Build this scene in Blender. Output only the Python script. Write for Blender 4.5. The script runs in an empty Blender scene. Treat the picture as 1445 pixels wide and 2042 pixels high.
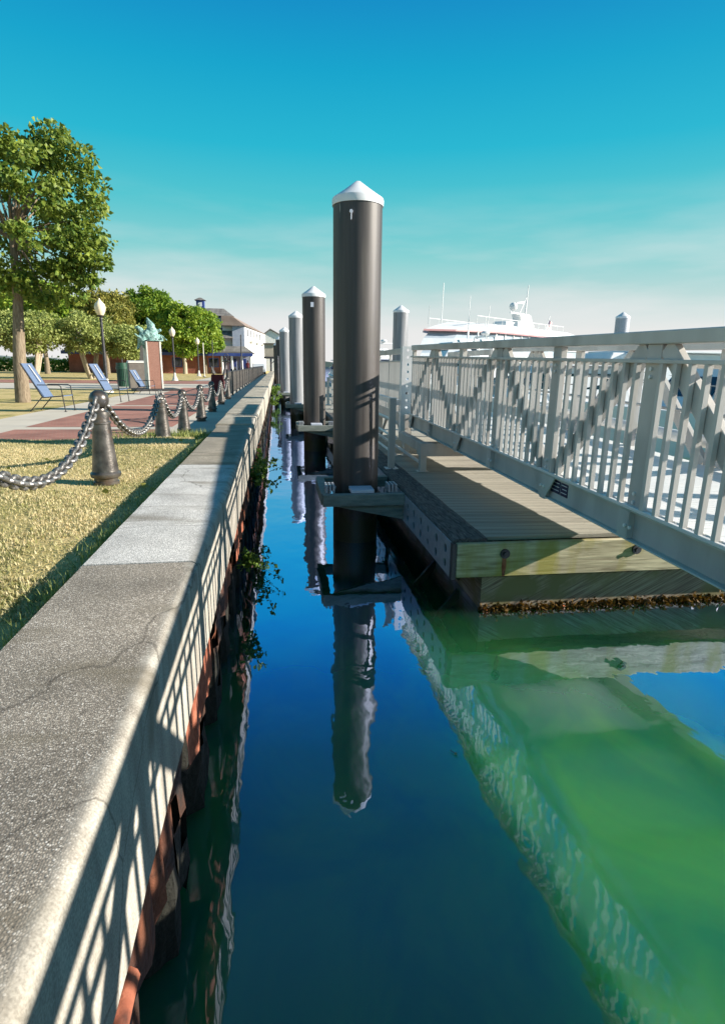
import bpy, bmesh, math, random
import numpy as np
from mathutils import Vector, Matrix
random.seed(7); RNG = np.random.default_rng(7)
S = bpy.context.scene
COL = S.collection
PI = math.pi
rad = math.radians

# ------------------------------------------------------------------ camera, sky, sun, exposure
cam_d = bpy.data.cameras.new('camera'); cam = bpy.data.objects.new('camera', cam_d); COL.objects.link(cam)
cam_d.sensor_fit = 'HORIZONTAL'; cam_d.sensor_width = 36.0; cam_d.lens = 36.0 * 1170.0 / 1445.0
cam_d.clip_start = 0.05; cam_d.clip_end = 4000
_r = Vector((0.99008875, -0.13994197, 0.01185367)); _u = Vector((0.02249169, 0.24130757, 0.97018801)); _f = Vector((0.13863041, 0.96030563, -0.24206344))
M = Matrix((( _r.x, _u.x, -_f.x, 0), (_r.y, _u.y, -_f.y, 0), (_r.z, _u.z, -_f.z, 2.34), (0, 0, 0, 1)))
cam.matrix_world = M
S.camera = cam

SUN_AZ, SUN_EL = rad(101), rad(22)
W = bpy.data.worlds.new('World'); S.world = W; W.use_nodes = True
wn, wl = W.node_tree.nodes, W.node_tree.links
bg = wn['Background']
sky = wn.new('ShaderNodeTexSky'); sky.sky_type = 'NISHITA'; sky.sun_disc = False
sky.sun_elevation = SUN_EL; sky.sun_rotation = SUN_AZ; sky.air_density = 1.0; sky.dust_density = 0.6
skm = wn.new('ShaderNodeMix'); skm.data_type = 'RGBA'; skm.blend_type = 'MULTIPLY'; skm.inputs[0].default_value = 1.0
wl.new(sky.outputs[0], skm.inputs[6]); skm.inputs[7].default_value = (0.10, 0.10, 0.10, 1)
tc = wn.new('ShaderNodeTexCoord'); sx = wn.new('ShaderNodeSeparateXYZ'); wl.new(tc.outputs['Generated'], sx.inputs[0])
ramp = wn.new('ShaderNodeValToRGB'); wl.new(sx.outputs[2], ramp.inputs[0])
el = ramp.color_ramp.elements
K_ = .50   # display value of the photo's sky over the exposure gain
stops = [(0.0, (.87, .86, .86)), (.055, (.81, .815, .81)), (.105, (.50, .70, .69)), (.165, (.24, .64, .645)), (.235, (.075, .56, .63)),
         (.305, (.012, .475, .645)), (.39, (.0, .375, .61)), (.50, (.0, .21, .56)), (.68, (.02, .15, .32)), (1.0, (.06, .145, .225))]
stops = [(p, tuple(v * K_ for v in c)) for p, c in stops]
el[0].position, el[0].color = stops[0][0], (*stops[0][1], 1)
el[1].position, el[1].color = stops[-1][0], (*stops[-1][1], 1)
for p, c in stops[1:-1]:
    e = el.new(p); e.color = (*c, 1)
skx = wn.new('ShaderNodeMix'); skx.data_type = 'RGBA'; skx.inputs[0].default_value = 0.96
wl.new(skm.outputs[2], skx.inputs[6]); wl.new(ramp.outputs[0], skx.inputs[7])
# thin uneven haze lying low over the harbour
hm = wn.new('ShaderNodeMapping'); wl.new(tc.outputs['Generated'], hm.inputs[0]); hm.inputs['Scale'].default_value = (1.6, 1.6, 9)
hn = wn.new('ShaderNodeTexNoise'); hn.inputs['Scale'].default_value = 2.2; hn.inputs['Detail'].default_value = 5; wl.new(hm.outputs[0], hn.inputs[0])
hr = wn.new('ShaderNodeMapRange'); hr.inputs[1].default_value = .42; hr.inputs[2].default_value = .75; wl.new(hn.outputs[0], hr.inputs[0])
hz = wn.new('ShaderNodeMapRange'); hz.inputs[1].default_value = .26; hz.inputs[2].default_value = .06; wl.new(sx.outputs[2], hz.inputs[0])
hx = wn.new('ShaderNodeMath'); hx.operation = 'MULTIPLY'; wl.new(hr.outputs[0], hx.inputs[0]); wl.new(hz.outputs[0], hx.inputs[1])
hk = wn.new('ShaderNodeMath'); hk.operation = 'MULTIPLY'; wl.new(hx.outputs[0], hk.inputs[0]); hk.inputs[1].default_value = .8
skh = wn.new('ShaderNodeMix'); skh.data_type = 'RGBA'; wl.new(hk.outputs[0], skh.inputs[0]); wl.new(skx.outputs[2], skh.inputs[6]); skh.inputs[7].default_value = (.43, .425, .425, 1)
wl.new(skh.outputs[2], bg.inputs[0]); bg.inputs[1].default_value = 1.0

sun_d = bpy.data.lights.new('sun', 'SUN'); sun_d.energy = 5.0; sun_d.angle = rad(0.5); sun_d.color = (1.0, .92, .80)
sun = bpy.data.objects.new('sun', sun_d); COL.objects.link(sun)
SD = Vector((math.cos(SUN_EL) * math.sin(SUN_AZ), math.cos(SUN_EL) * math.cos(SUN_AZ), math.sin(SUN_EL)))
sun.rotation_euler = SD.to_track_quat('Z', 'Y').to_euler(); sun.location = SD * 60
S.view_settings.view_transform = 'Standard'; S.view_settings.look = 'None'
S.view_settings.exposure = 1.0; S.view_settings.gamma = 1.0
S.cycles.use_denoising = True
S.cycles.max_bounces = 8; S.cycles.caustics_reflective = False; S.cycles.caustics_refractive = False
S.cycles.sample_clamp_indirect = 4.0

# ------------------------------------------------------------------ helpers
class MB:
    def __init__(s): s.v = []; s.f = []; s.sm = []
    def add(s, vs, fs, smooth=False):
        o = len(s.v); s.v += [tuple(v) for v in vs]; s.f += [tuple(i + o for i in f) for f in fs]; s.sm += [smooth] * len(fs); return s
    def box(s, x0, x1, y0, y1, z0, z1):
        return s.add([(x0, y0, z0), (x1, y0, z0), (x1, y1, z0), (x0, y1, z0), (x0, y0, z1), (x1, y0, z1), (x1, y1, z1), (x0, y1, z1)],
                     [(0, 3, 2, 1), (4, 5, 6, 7), (0, 1, 5, 4), (1, 2, 6, 5), (2, 3, 7, 6), (3, 0, 4, 7)])
    def hexa(s, p):  # 8 points, bottom ring then top ring
        return s.add(p, [(0, 3, 2, 1), (4, 5, 6, 7), (0, 1, 5, 4), (1, 2, 6, 5), (2, 3, 7, 6), (3, 0, 4, 7)])
    def bar(s, a, b, w, h, up=(0, 0, 1)):
        a, b = Vector(a), Vector(b); d = (b - a).normalized(); u = Vector(up)
        r = d.cross(u)
        if r.length < 1e-4: r = d.cross(Vector((1, 0, 0)))
        r.normalize(); u = r.cross(d)
        q = []
        for p in (a, b):
            q += [p - r * w / 2 - u * h / 2, p + r * w / 2 - u * h / 2, p + r * w / 2 + u * h / 2, p - r * w / 2 + u * h / 2]
        return s.add(q, [(3, 2, 1, 0), (4, 5, 6, 7), (0, 1, 5, 4), (1, 2, 6, 5), (2, 3, 7, 6), (3, 0, 4, 7)])
    def tube(s, pts, r, n=8, caps=True):
        pts = [Vector(p) for p in pts]; k = len(pts); rr = r if isinstance(r, (list, tuple)) else [r] * k
        ring = []; prev = None
        for i, p in enumerate(pts):
            d = (pts[min(i + 1, k - 1)] - pts[max(i - 1, 0)]).normalized()
            if prev is None:
                a = d.cross(Vector((0, 0, 1)))
                if a.length < .05: a = d.cross(Vector((1, 0, 0)))
            else: a = prev - d * prev.dot(d)
            a.normalize(); prev = a; b = d.cross(a)
            ring.append([p + (a * math.cos(2 * PI * j / n) + b * math.sin(2 * PI * j / n)) * rr[i] for j in range(n)])
        vs = [v for q in ring for v in q]; fs = []
        for i in range(k - 1):
            for j in range(n):
                fs.append((i * n + j, i * n + (j + 1) % n, (i + 1) * n + (j + 1) % n, (i + 1) * n + j))
        s.add(vs, fs, True)
        if caps:
            s.add(ring[0], [tuple(range(n - 1, -1, -1))]); s.add(ring[-1], [tuple(range(n))])
        return s
    def lathe(s, prof, n=24, c=(0, 0, 0)):
        vs = []; fs = []
        for r, z in prof:
            for j in range(n): vs.append((c[0] + r * math.cos(2 * PI * j / n), c[1] + r * math.sin(2 * PI * j / n), c[2] + z))
        for i in range(len(prof) - 1):
            for j in range(n): fs.append((i * n + j, i * n + (j + 1) % n, (i + 1) * n + (j + 1) % n, (i + 1) * n + j))
        s.add(vs, fs, True)
        return s
    def prism(s, poly, a, b, axis='y'):
        n = len(poly)
        m = {'y': lambda p, t: (p[0], t, p[1]), 'x': lambda p, t: (t, p[0], p[1]), 'z': lambda p, t: (p[0], p[1], t)}[axis]
        vs = [m(p, a) for p in poly] + [m(p, b) for p in poly]
        fs = [tuple(range(n)), tuple(range(2 * n - 1, n - 1, -1))] + [(i, n + i, n + (i + 1) % n, (i + 1) % n) for i in range(n)]
        return s.add(vs, fs)
    def ball(s, c, r, n=16, m=10, sc=(1, 1, 1)):
        vs = []; fs = []
        for i in range(m + 1):
            t = PI * i / m
            for j in range(n): vs.append((c[0] + r * sc[0] * math.sin(t) * math.cos(2 * PI * j / n), c[1] + r * sc[1] * math.sin(t) * math.sin(2 * PI * j / n), c[2] - r * sc[2] * math.cos(t)))
        for i in range(m):
            for j in range(n): fs.append((i * n + j, i * n + (j + 1) % n, (i + 1) * n + (j + 1) % n, (i + 1) * n + j))
        return s.add(vs, fs, True)
    def mesh(s, name, sharp=40):
        me = bpy.data.meshes.new(name); me.from_pydata(s.v, [], s.f)
        bm = bmesh.new(); bm.from_mesh(me); bmesh.ops.recalc_face_normals(bm, faces=bm.faces); bm.to_mesh(me); bm.free()
        me.polygons.foreach_set('use_smooth', s.sm); 
        if any(s.sm): me.set_sharp_from_angle(angle=rad(sharp))
        me.update(); return me
    def build(s, name, mat, parent=None, loc=None, bevel=0, world=False, sharp=40):
        if world and parent is not None:
            l = parent.location; s.v = [(x - l.x, y - l.y, z - l.z) for x, y, z in s.v]
        return link(name, s.mesh(name, sharp), mat, parent, loc, bevel)

def link(name, me, mat, parent=None, loc=None, bevel=0, rot=None):
    if mat is not None and not me.materials: me.materials.append(mat)
    o = bpy.data.objects.new(name, me); COL.objects.link(o)
    if parent is not None: o.parent = parent
    if loc is not None: o.location = loc
    if rot is not None: o.rotation_euler = rot
    if bevel:
        b = o.modifiers.new('bevel', 'BEVEL'); b.width = bevel; b.segments = 2; b.limit_method = 'ANGLE'; b.angle_limit = rad(40)
    return o

def tag(o, label=None, cat=None, group=None, kind=None):
    if label: o['label'] = label
    if cat: o['category'] = cat
    if group: o['group'] = group
    if kind: o['kind'] = kind
    return o
def thing(name, label, cat, loc=(0, 0, 0), rz=0, group=None, rot=None):
    o = bpy.data.objects.new(name, None); COL.objects.link(o); o.location = loc; o.rotation_euler = rot or (0, 0, rz)
    o.empty_display_size = .1
    return tag(o, label, cat, group)
def copy_tree(o, parent=None, loc=None, rz=None, label=None):
    c = o.copy(); COL.objects.link(c); c.parent = parent
    if loc is not None: c.location = loc
    if rz is not None: c.rotation_euler = (0, 0, rz)
    if label: c['label'] = label
    for ch in list(o.children): copy_tree(ch, c)
    return c

def holeplate(mb, o, ux, uz, nrm, th, w, h, holes, n=16):
    """plate w x h in the plane (ux,uz) from corner o; holes = list of rows [(u,v,r)], one per horizontal strip [v0,v1]"""
    o, ux, uz, nrm = Vector(o), Vector(ux), Vector(uz), Vector(nrm)
    for (u0, u1, v0, v1, cu, cv, r) in holes:
        vs = []
        for layer in (0, th):
            for k in range(n):
                a = 2 * PI * (k + .5) / n; c, s_ = math.cos(a), math.sin(a)
                tx = ((u1 - cu) / c if c > 0 else (u0 - cu) / c) if abs(c) > 1e-9 else 1e9
                ty = ((v1 - cv) / s_ if s_ > 0 else (v0 - cv) / s_) if abs(s_) > 1e-9 else 1e9
                t = min(tx, ty)
                vs.append(o + ux * (cu + c * t) + uz * (cv + s_ * t) + nrm * layer)
            for k in range(n):
                a = 2 * PI * (k + .5) / n
                vs.append(o + ux * (cu + r * math.cos(a)) + uz * (cv + r * math.sin(a)) + nrm * layer)
        fs = []
        for k in range(n):
            k2 = (k + 1) % n
            fs += [(k, k2, n + k2, n + k), (2 * n + k, 3 * n + k, 3 * n + k2, 2 * n + k2), (n + k, n + k2, 3 * n + k2, 3 * n + k), (k, 2 * n + k, 2 * n + k2, k2)]
        # square corners
        for (cu_, cv_) in ((u0, v0), (u1, v0), (u1, v1), (u0, v1)):
            kk = int(math.floor(((math.atan2(cv_ - cv, cu_ - cu) % (2 * PI)) / (2 * PI)) * n - .5)) % n; best = (kk, (kk + 1) % n)
            cp = o + ux * cu_ + uz * cv_
            i0 = len(vs); vs += [cp, cp + nrm * th]
            fs += [(best[0], best[1], i0), (2 * n + best[0], i0 + 1, 2 * n + best[1])]
        mb.add(vs, fs)
    return mb

# ------------------------------------------------------------------ materials
def mat(name, c1, c2=None, scale=4.0, rough=.7, metal=0.0, bump=0.0, bscale=40.0, detail=6.0, lo=.35, hi=.65, stretch=(1, 1, 1), spec=.5,
        c3=None, s3=1.0, lo3=.55, hi3=.7, rnd=0.0, bdist=.01):
    m = bpy.data.materials.new(name); m.use_nodes = True; nt = m.node_tree; n, l = nt.nodes, nt.links
    b = n['Principled BSDF']; b.inputs['Roughness'].default_value = rough; b.inputs['Metallic'].default_value = metal
    b.inputs['Specular IOR Level'].default_value = spec
    t = n.new('ShaderNodeTexCoord'); mp = n.new('ShaderNodeMapping'); l.new(t.outputs['Object'], mp.inputs[0]); mp.inputs['Scale'].default_value = stretch
    col = None
    if c2 is None:
        b.inputs['Base Color'].default_value = (*c1, 1)
        if rnd:
            r_ = n.new('ShaderNodeRGB'); r_.outputs[0].default_value = (*c1, 1); col = r_.outputs[0]
    else:
        nz = n.new('ShaderNodeTexNoise'); nz.inputs['Scale'].default_value = scale; nz.inputs['Detail'].default_value = detail; l.new(mp.outputs[0], nz.inputs[0])
        mr = n.new('ShaderNodeMapRange'); mr.inputs[1].default_value = lo; mr.inputs[2].default_value = hi; l.new(nz.outputs[0], mr.inputs[0])
        mx = n.new('ShaderNodeMix'); mx.data_type = 'RGBA'; l.new(mr.outputs[0], mx.inputs[0]); mx.inputs[6].default_value = (*c1, 1); mx.inputs[7].default_value = (*c2, 1)
        col = mx.outputs[2]
    if c3 is not None:
        nz3 = n.new('ShaderNodeTexNoise'); nz3.inputs['Scale'].default_value = s3; nz3.inputs['Detail'].default_value = 8; l.new(mp.outputs[0], nz3.inputs[0])
        mr3 = n.new('ShaderNodeMapRange'); mr3.inputs[1].default_value = lo3; mr3.inputs[2].default_value = hi3; l.new(nz3.outputs[0], mr3.inputs[0])
        mx3 = n.new('ShaderNodeMix'); mx3.data_type = 'RGBA'; l.new(mr3.outputs[0], mx3.inputs[0]); l.new(col, mx3.inputs[6]); mx3.inputs[7].default_value = (*c3, 1)
        col = mx3.outputs[2]
    if rnd:
        oi = n.new('ShaderNodeObjectInfo'); mr4 = n.new('ShaderNodeMapRange'); mr4.inputs[3].default_value = 1 - rnd; mr4.inputs[4].default_value = 1 + rnd
        l.new(oi.outputs['Random'], mr4.inputs[0])
        mx4 = n.new('ShaderNodeMix'); mx4.data_type = 'RGBA'; mx4.blend_type = 'MULTIPLY'; mx4.inputs[0].default_value = 1; l.new(col, mx4.inputs[6]); l.new(mr4.outputs[0], mx4.inputs[7]); col = mx4.outputs[2]
    if col is not None: l.new(col, b.inputs['Base Color'])
    if bump:
        nb = n.new('ShaderNodeTexNoise'); nb.inputs['Scale'].default_value = bscale; nb.inputs['Detail'].default_value = 5; l.new(mp.outputs[0], nb.inputs[0])
        bp = n.new('ShaderNodeBump'); bp.inputs['Strength'].default_value = bump; bp.inputs['Distance'].default_value = bdist; l.new(nb.outputs[0], bp.inputs['Height']); l.new(bp.outputs[0], b.inputs['Normal'])
    m['_col'] = 1
    return m
def nodes(m): return m.node_tree.nodes, m.node_tree.links, m.node_tree.nodes['Principled BSDF']
def texco(n, l, stretch=(1, 1, 1), out='Object'):
    t = n.new('ShaderNodeTexCoord'); mp = n.new('ShaderNodeMapping'); l.new(t.outputs[out], mp.inputs[0]); mp.inputs['Scale'].default_value = stretch; return mp.outputs[0]

def leafmat(name, c1, c2, scale=3.0, trans=.35, fine=60):
    m = bpy.data.materials.new(name); m.use_nodes = True; n, l, b = nodes(m)
    co = texco(n, l)
    nz = n.new('ShaderNodeTexNoise'); nz.inputs['Scale'].default_value = scale; nz.inputs['Detail'].default_value = 3; l.new(co, nz.inputs[0])
    wn_ = n.new('ShaderNodeTexNoise'); wn_.inputs['Scale'].default_value = fine; wn_.inputs['Detail'].default_value = 0; l.new(co, wn_.inputs[0])
    ad = n.new('ShaderNodeMath'); ad.operation = 'ADD'; l.new(nz.outputs[0], ad.inputs[0]); l.new(wn_.outputs[0], ad.inputs[1])
    mr = n.new('ShaderNodeMapRange'); mr.inputs[1].default_value = .75; mr.inputs[2].default_value = 1.25; l.new(ad.outputs[0], mr.inputs[0])
    mx = n.new('ShaderNodeMix'); mx.data_type = 'RGBA'; l.new(mr.outputs[0], mx.inputs[0]); mx.inputs[6].default_value = (*c1, 1); mx.inputs[7].default_value = (*c2, 1)
    l.new(mx.outputs[2], b.inputs['Base Color']); b.inputs['Roughness'].default_value = .5; b.inputs['Specular IOR Level'].default_value = .3
    tr = n.new('ShaderNodeBsdfTranslucent'); l.new(mx.outputs[2], tr.inputs[0])
    ms = n.new('ShaderNodeMixShader'); ms.inputs[0].default_value = trans; l.new(b.outputs[0], ms.inputs[1]); l.new(tr.outputs[0], ms.inputs[2])
    l.new(ms.outputs[0], n['Material Output'].inputs[0])
    return m

# concrete with exposed aggregate
def aggregate(name, dark, mid, light, scale=75, smooth_x=None, patch=None):
    m = mat(name, mid); n, l, b = nodes(m); co = texco(n, l)
    vo = n.new('ShaderNodeTexVoronoi'); vo.inputs['Scale'].default_value = scale; l.new(co, vo.inputs[0])
    hs = n.new('ShaderNodeSeparateColor'); l.new(vo.outputs['Color'], hs.inputs[0])
    cr = n.new('ShaderNodeValToRGB'); l.new(hs.outputs[0], cr.inputs[0]); e = cr.color_ramp.elements
    e[0].color = (*dark, 1); e[1].color = (*light, 1); q = e.new(.45); q.color = (*mid, 1); q = e.new(.8); q.color = tuple(x * 1.25 for x in mid) + (1,)
    # grout between stones
    mr = n.new('ShaderNodeMapRange'); mr.inputs[1].default_value = .35; mr.inputs[2].default_value = .62; l.new(vo.outputs['Distance'], mr.inputs[0])
    mx = n.new('ShaderNodeMix'); mx.data_type = 'RGBA'; l.new(mr.outputs[0], mx.inputs[0]); l.new(cr.outputs[0], mx.inputs[6]); mx.inputs[7].default_value = tuple(x * .55 for x in mid) + (1,)
    nz = n.new('ShaderNodeTexNoise'); nz.inputs['Scale'].default_value = 2.2; nz.inputs['Detail'].default_value = 8; l.new(co, nz.inputs[0])
    mr2 = n.new('ShaderNodeMapRange'); mr2.inputs[1].default_value = .3; mr2.inputs[2].default_value = .75; mr2.inputs[3].default_value = .72; mr2.inputs[4].default_value = 1.25; l.new(nz.outputs[0], mr2.inputs[0])
    mu = n.new('ShaderNodeMix'); mu.data_type = 'RGBA'; mu.blend_type = 'MULTIPLY'; mu.inputs[0].default_value = 1; l.new(mx.outputs[2], mu.inputs[6]); l.new(mr2.outputs[0], mu.inputs[7])
    # the cast face and edge are smoother and paler than the washed top
    sp = n.new('ShaderNodeSeparateXYZ'); l.new(co, sp.inputs[0])
    nf = n.new('ShaderNodeTexNoise'); nf.inputs['Scale'].default_value = 9; nf.inputs['Detail'].default_value = 7; l.new(co, nf.inputs[0])
    ma = n.new('ShaderNodeMath'); ma.operation = 'MULTIPLY_ADD'; l.new(nf.outputs[0], ma.inputs[0]); ma.inputs[1].default_value = .10; l.new(sp.outputs[0], ma.inputs[2])
    me_ = n.new('ShaderNodeMapRange'); me_.inputs[1].default_value = .265; me_.inputs[2].default_value = .325; l.new(ma.outputs[0], me_.inputs[0])
    st = n.new('ShaderNodeTexNoise'); st.inputs['Scale'].default_value = 5; st.inputs['Detail'].default_value = 8; l.new(texco(n, l, (1, 3, .6)), st.inputs[0])
    sr = n.new('ShaderNodeValToRGB'); l.new(st.outputs[0], sr.inputs[0]); sr.color_ramp.elements[0].position = .3; sr.color_ramp.elements[1].position = .68
    sr.color_ramp.elements[0].color = (.30, .275, .235, 1); sr.color_ramp.elements[1].color = (.50, .47, .41, 1)
    gr = n.new('ShaderNodeTexNoise'); gr.inputs['Scale'].default_value = 160; gr.inputs['Detail'].default_value = 2; l.new(co, gr.inputs[0])
    grm = n.new('ShaderNodeMapRange'); grm.inputs[1].default_value = .3; grm.inputs[2].default_value = .7; grm.inputs[3].default_value = .7; grm.inputs[4].default_value = 1.2; l.new(gr.outputs[0], grm.inputs[0])
    srm = n.new('ShaderNodeMix'); srm.data_type = 'RGBA'; srm.blend_type = 'MULTIPLY'; srm.inputs[0].default_value = 1; l.new(sr.outputs[0], srm.inputs[6]); l.new(grm.outputs[0], srm.inputs[7])
    fin = n.new('ShaderNodeMix'); fin.data_type = 'RGBA'; l.new(me_.outputs[0], fin.inputs[0]); l.new(mu.outputs[2], fin.inputs[6]); l.new(srm.outputs[2], fin.inputs[7])
    sn = n.new('ShaderNodeTexNoise'); sn.inputs['Scale'].default_value = 1.7; sn.inputs['Detail'].default_value = 10; sn.inputs['Distortion'].default_value = .5; l.new(texco(n, l, (1.0, 3.2, .7)), sn.inputs[0])
    snr = n.new('ShaderNodeMapRange'); snr.inputs[1].default_value = .54; snr.inputs[2].default_value = .70; snr.inputs[4].default_value = .62; l.new(sn.outputs[0], snr.inputs[0])
    stn = n.new('ShaderNodeMix'); stn.data_type = 'RGBA'; l.new(snr.outputs[0], stn.inputs[0]); l.new(fin.outputs[2], stn.inputs[6]); stn.inputs[7].default_value = (.17, .145, .105, 1)
    dn = n.new('ShaderNodeTexNoise'); dn.inputs['Scale'].default_value = 2.5; dn.inputs['Detail'].default_value = 6; l.new(co, dn.inputs[0])
    dv = n.new('ShaderNodeVectorMath'); dv.operation = 'MULTIPLY_ADD'; l.new(dn.outputs['Color'], dv.inputs[0]); dv.inputs[1].default_value = (.28, .28, .28); l.new(co, dv.inputs[2])
    cv = n.new('ShaderNodeTexVoronoi'); cv.feature = 'DISTANCE_TO_EDGE'; cv.inputs['Scale'].default_value = .55; l.new(dv.outputs[0], cv.inputs[0])
    cvr = n.new('ShaderNodeMapRange'); cvr.inputs[1].default_value = .0012; cvr.inputs[2].default_value = .0035; cvr.inputs[3].default_value = .5; cvr.inputs[4].default_value = 0; l.new(cv.outputs['Distance'], cvr.inputs[0])
    crk = n.new('ShaderNodeMix'); crk.data_type = 'RGBA'; l.new(cvr.outputs[0], crk.inputs[0]); l.new(stn.outputs[2], crk.inputs[6]); crk.inputs[7].default_value = (.05, .042, .035, 1)
    l.new(crk.outputs[2], b.inputs['Base Color']); b.inputs['Roughness'].default_value = .85; b.inputs['Specular IOR Level'].default_value = .3
    bp = n.new('ShaderNodeBump'); bp.inputs['Distance'].default_value = .003
    iv = n.new('ShaderNodeMath'); iv.operation = 'SUBTRACT'; iv.inputs[0].default_value = 1; l.new(me_.outputs[0], iv.inputs[1])
    iv2 = n.new('ShaderNodeMath'); iv2.operation = 'MULTIPLY_ADD'; l.new(iv.outputs[0], iv2.inputs[0]); iv2.inputs[1].default_value = .38; iv2.inputs[2].default_value = .08
    l.new(iv2.outputs[0], bp.inputs['Strength']); bp.invert = True
    l.new(vo.outputs['Distance'], bp.inputs['Height']); l.new(bp.outputs[0], b.inputs['Normal'])
    return m

MT = {}
MT['agg_near'] = aggregate('concrete_washed_brown', (.09, .075, .062), (.37, .325, .27), (.74, .69, .62), 190)
MT['agg_mid'] = aggregate('concrete_brown', (.26, .225, .175), (.40, .35, .28), (.52, .47, .39), 170)
MT['agg_white'] = aggregate('concrete_bleached', (.50, .48, .45), (.70, .68, .65), (.82, .80, .77), 170)
MT['agg_far'] = aggregate('concrete_buff', (.42, .38, .31), (.53, .475, .385), (.62, .56, .46), 110)
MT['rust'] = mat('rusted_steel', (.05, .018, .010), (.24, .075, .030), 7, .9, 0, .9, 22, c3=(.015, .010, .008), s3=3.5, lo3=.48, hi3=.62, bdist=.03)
def deck_shade(m):
    # gangway deck's shade on the lower wall, painted in as near-black
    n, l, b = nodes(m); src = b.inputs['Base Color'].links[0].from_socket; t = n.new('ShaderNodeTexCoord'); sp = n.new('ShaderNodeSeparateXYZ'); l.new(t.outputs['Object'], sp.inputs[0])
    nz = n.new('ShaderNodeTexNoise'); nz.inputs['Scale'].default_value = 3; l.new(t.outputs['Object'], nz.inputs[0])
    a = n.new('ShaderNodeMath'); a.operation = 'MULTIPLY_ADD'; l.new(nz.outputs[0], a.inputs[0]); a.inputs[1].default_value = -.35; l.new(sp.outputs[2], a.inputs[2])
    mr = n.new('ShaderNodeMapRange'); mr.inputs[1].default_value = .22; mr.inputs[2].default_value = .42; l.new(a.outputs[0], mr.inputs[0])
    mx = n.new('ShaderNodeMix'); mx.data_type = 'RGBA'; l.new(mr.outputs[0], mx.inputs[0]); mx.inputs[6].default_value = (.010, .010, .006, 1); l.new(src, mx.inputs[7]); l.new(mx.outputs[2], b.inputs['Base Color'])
deck_shade(MT['rust'])
MT['rust_bright'] = mat('rusted_pipe', (.22, .06, .03), (.40, .14, .08), 14, .9, 0, .8, 40, c3=(.06, .02, .012), s3=9)
MT['wet_shade'] = mat('wet_shade_timber', (.012, .010, .006), (.05, .045, .012), 5, .5, 0, .6, 18)
MT['black_sleeve'] = mat('black_pile_sleeve', (.040, .034, .034), (.062, .054, .050), 2.0, .42, 0, .10, 9, stretch=(2, 2, .15), c3=(.12, .105, .09), s3=3, lo3=.62, hi3=.8)
MT['grey_sleeve'] = mat('grey_pile_sleeve', (.20, .21, .23), (.26, .27, .29), 2.0, .45, 0, .08, 9, stretch=(2, 2, .2))
MT['cap'] = mat('white_cap', (.80, .81, .83), (.72, .73, .76), 5, .35)
MT['alu'] = mat('weathered_aluminium', (.50, .48, .455), (.58, .56, .53), 3.5, .45, .10, .05, 60, rnd=.08, stretch=(1, 1, .4), c3=(.32, .31, .295), s3=2.6, lo3=.50, hi3=.78)
MT['alu_light'] = mat('bright_aluminium', (.70, .70, .70), (.80, .79, .78), 3, .42, .15, .05, 50, rnd=.04)
MT['galv'] = mat('galvanised_steel', (.30, .32, .36), (.42, .44, .48), 16, .5, .3, .05, 70, lo=.3, hi=.7)
MT['deckboard'] = mat('deck_board', (.36, .335, .285), (.50, .47, .40), 3, .8, 0, .35, 30, stretch=(.6, 9, 9), c3=(.19, .175, .15), s3=1.6, lo3=.44, hi3=.70, rnd=.10)
MT['old_timber'] = mat('black_timber', (.045, .043, .042), (.16, .155, .15), 12, .85, 0, .9, 30, stretch=(4, .5, 4), c3=(.30, .29, .27), s3=20, lo3=.62, hi3=.75, bdist=.02)
MT['guide_timber'] = mat('guide_timber', (.16, .19, .18), (.27, .30, .27), 8, .8, 0, .4, 30, stretch=(.5, 3, 3))
MT['pad'] = mat('plastic_pad', (.50, .55, .66), (.60, .64, .74), 6, .5)
MT['black'] = mat('black_rubber', (.012, .012, .014), (.03, .03, .032), 20, .55)
MT['iron'] = mat('cast_iron', (.055, .050, .047), (.17, .155, .14), 9, .36, .55, .45, 55, c3=(.20, .13, .09), s3=6, lo3=.58, hi3=.72, bdist=.004)
MT['chain'] = mat('galvanised_chain', (.10, .097, .094), (.32, .31, .30), 60, .46, .65, .3, 90, rnd=.15)
MT['darkmetal'] = mat('dark_metal', (.035, .035, .038), (.06, .06, .065), 10, .5, .3)
MT['navy'] = mat('navy_sign', (.015, .014, .06), None, rough=.4)
MT['white'] = mat('white_paint', (.80, .80, .79), (.74, .74, .74), 3, .4)
MT['offwhite'] = mat('off_white_gelcoat', (.78, .80, .82), (.68, .71, .75), 1.2, .25)
MT['glass'] = mat('dark_window', (.012, .018, .03), None, rough=.06, spec=.8)
MT['bluecover'] = mat('blue_canvas', (.03, .09, .30), (.05, .14, .40), 5, .8)
MT['red'] = mat('red_stripe', (.58, .30, .30), None, rough=.4)
MT['sling'] = mat('blue_sling_mesh', (.085, .13, .22), (.12, .17, .28), 30, .7)
MT['bin'] = mat('green_bin', (.012, .055, .035), (.02, .075, .045), 6, .45)
MT['taupe'] = mat('taupe_metal', (.15, .13, .12), (.19, .17, .15), 4, .6)
MT['pedestal'] = mat('red_granite', (.24, .12, .09), (.33, .18, .14), 30, .35, lo=.3, hi=.7)
MT['stone'] = mat('pale_stone', (.62, .58, .53), (.72, .69, .64), 6, .6)
MT['verdigris'] = mat('verdigris_bronze', (.12, .27, .25), (.34, .52, .49), 7, .6, .1, .7, 14, c3=(.045, .08, .08), s3=5, lo3=.55, hi3=.68, bdist=.04)
MT['lampglass'] = mat('frosted_globe', (.80, .70, .50), (.88, .80, .62), 2, .4)
MT['bluetrim'] = mat('blue_trim', (.025, .05, .22), (.04, .075, .28), 2, .5)
MT['greyblue'] = mat('grey_clapboard', (.36, .40, .50), (.42, .46, .55), 2, .7)
MT['whitewall'] = mat('white_clapboard', (.78, .77, .75), (.84, .83, .80), 1, .7)
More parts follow.
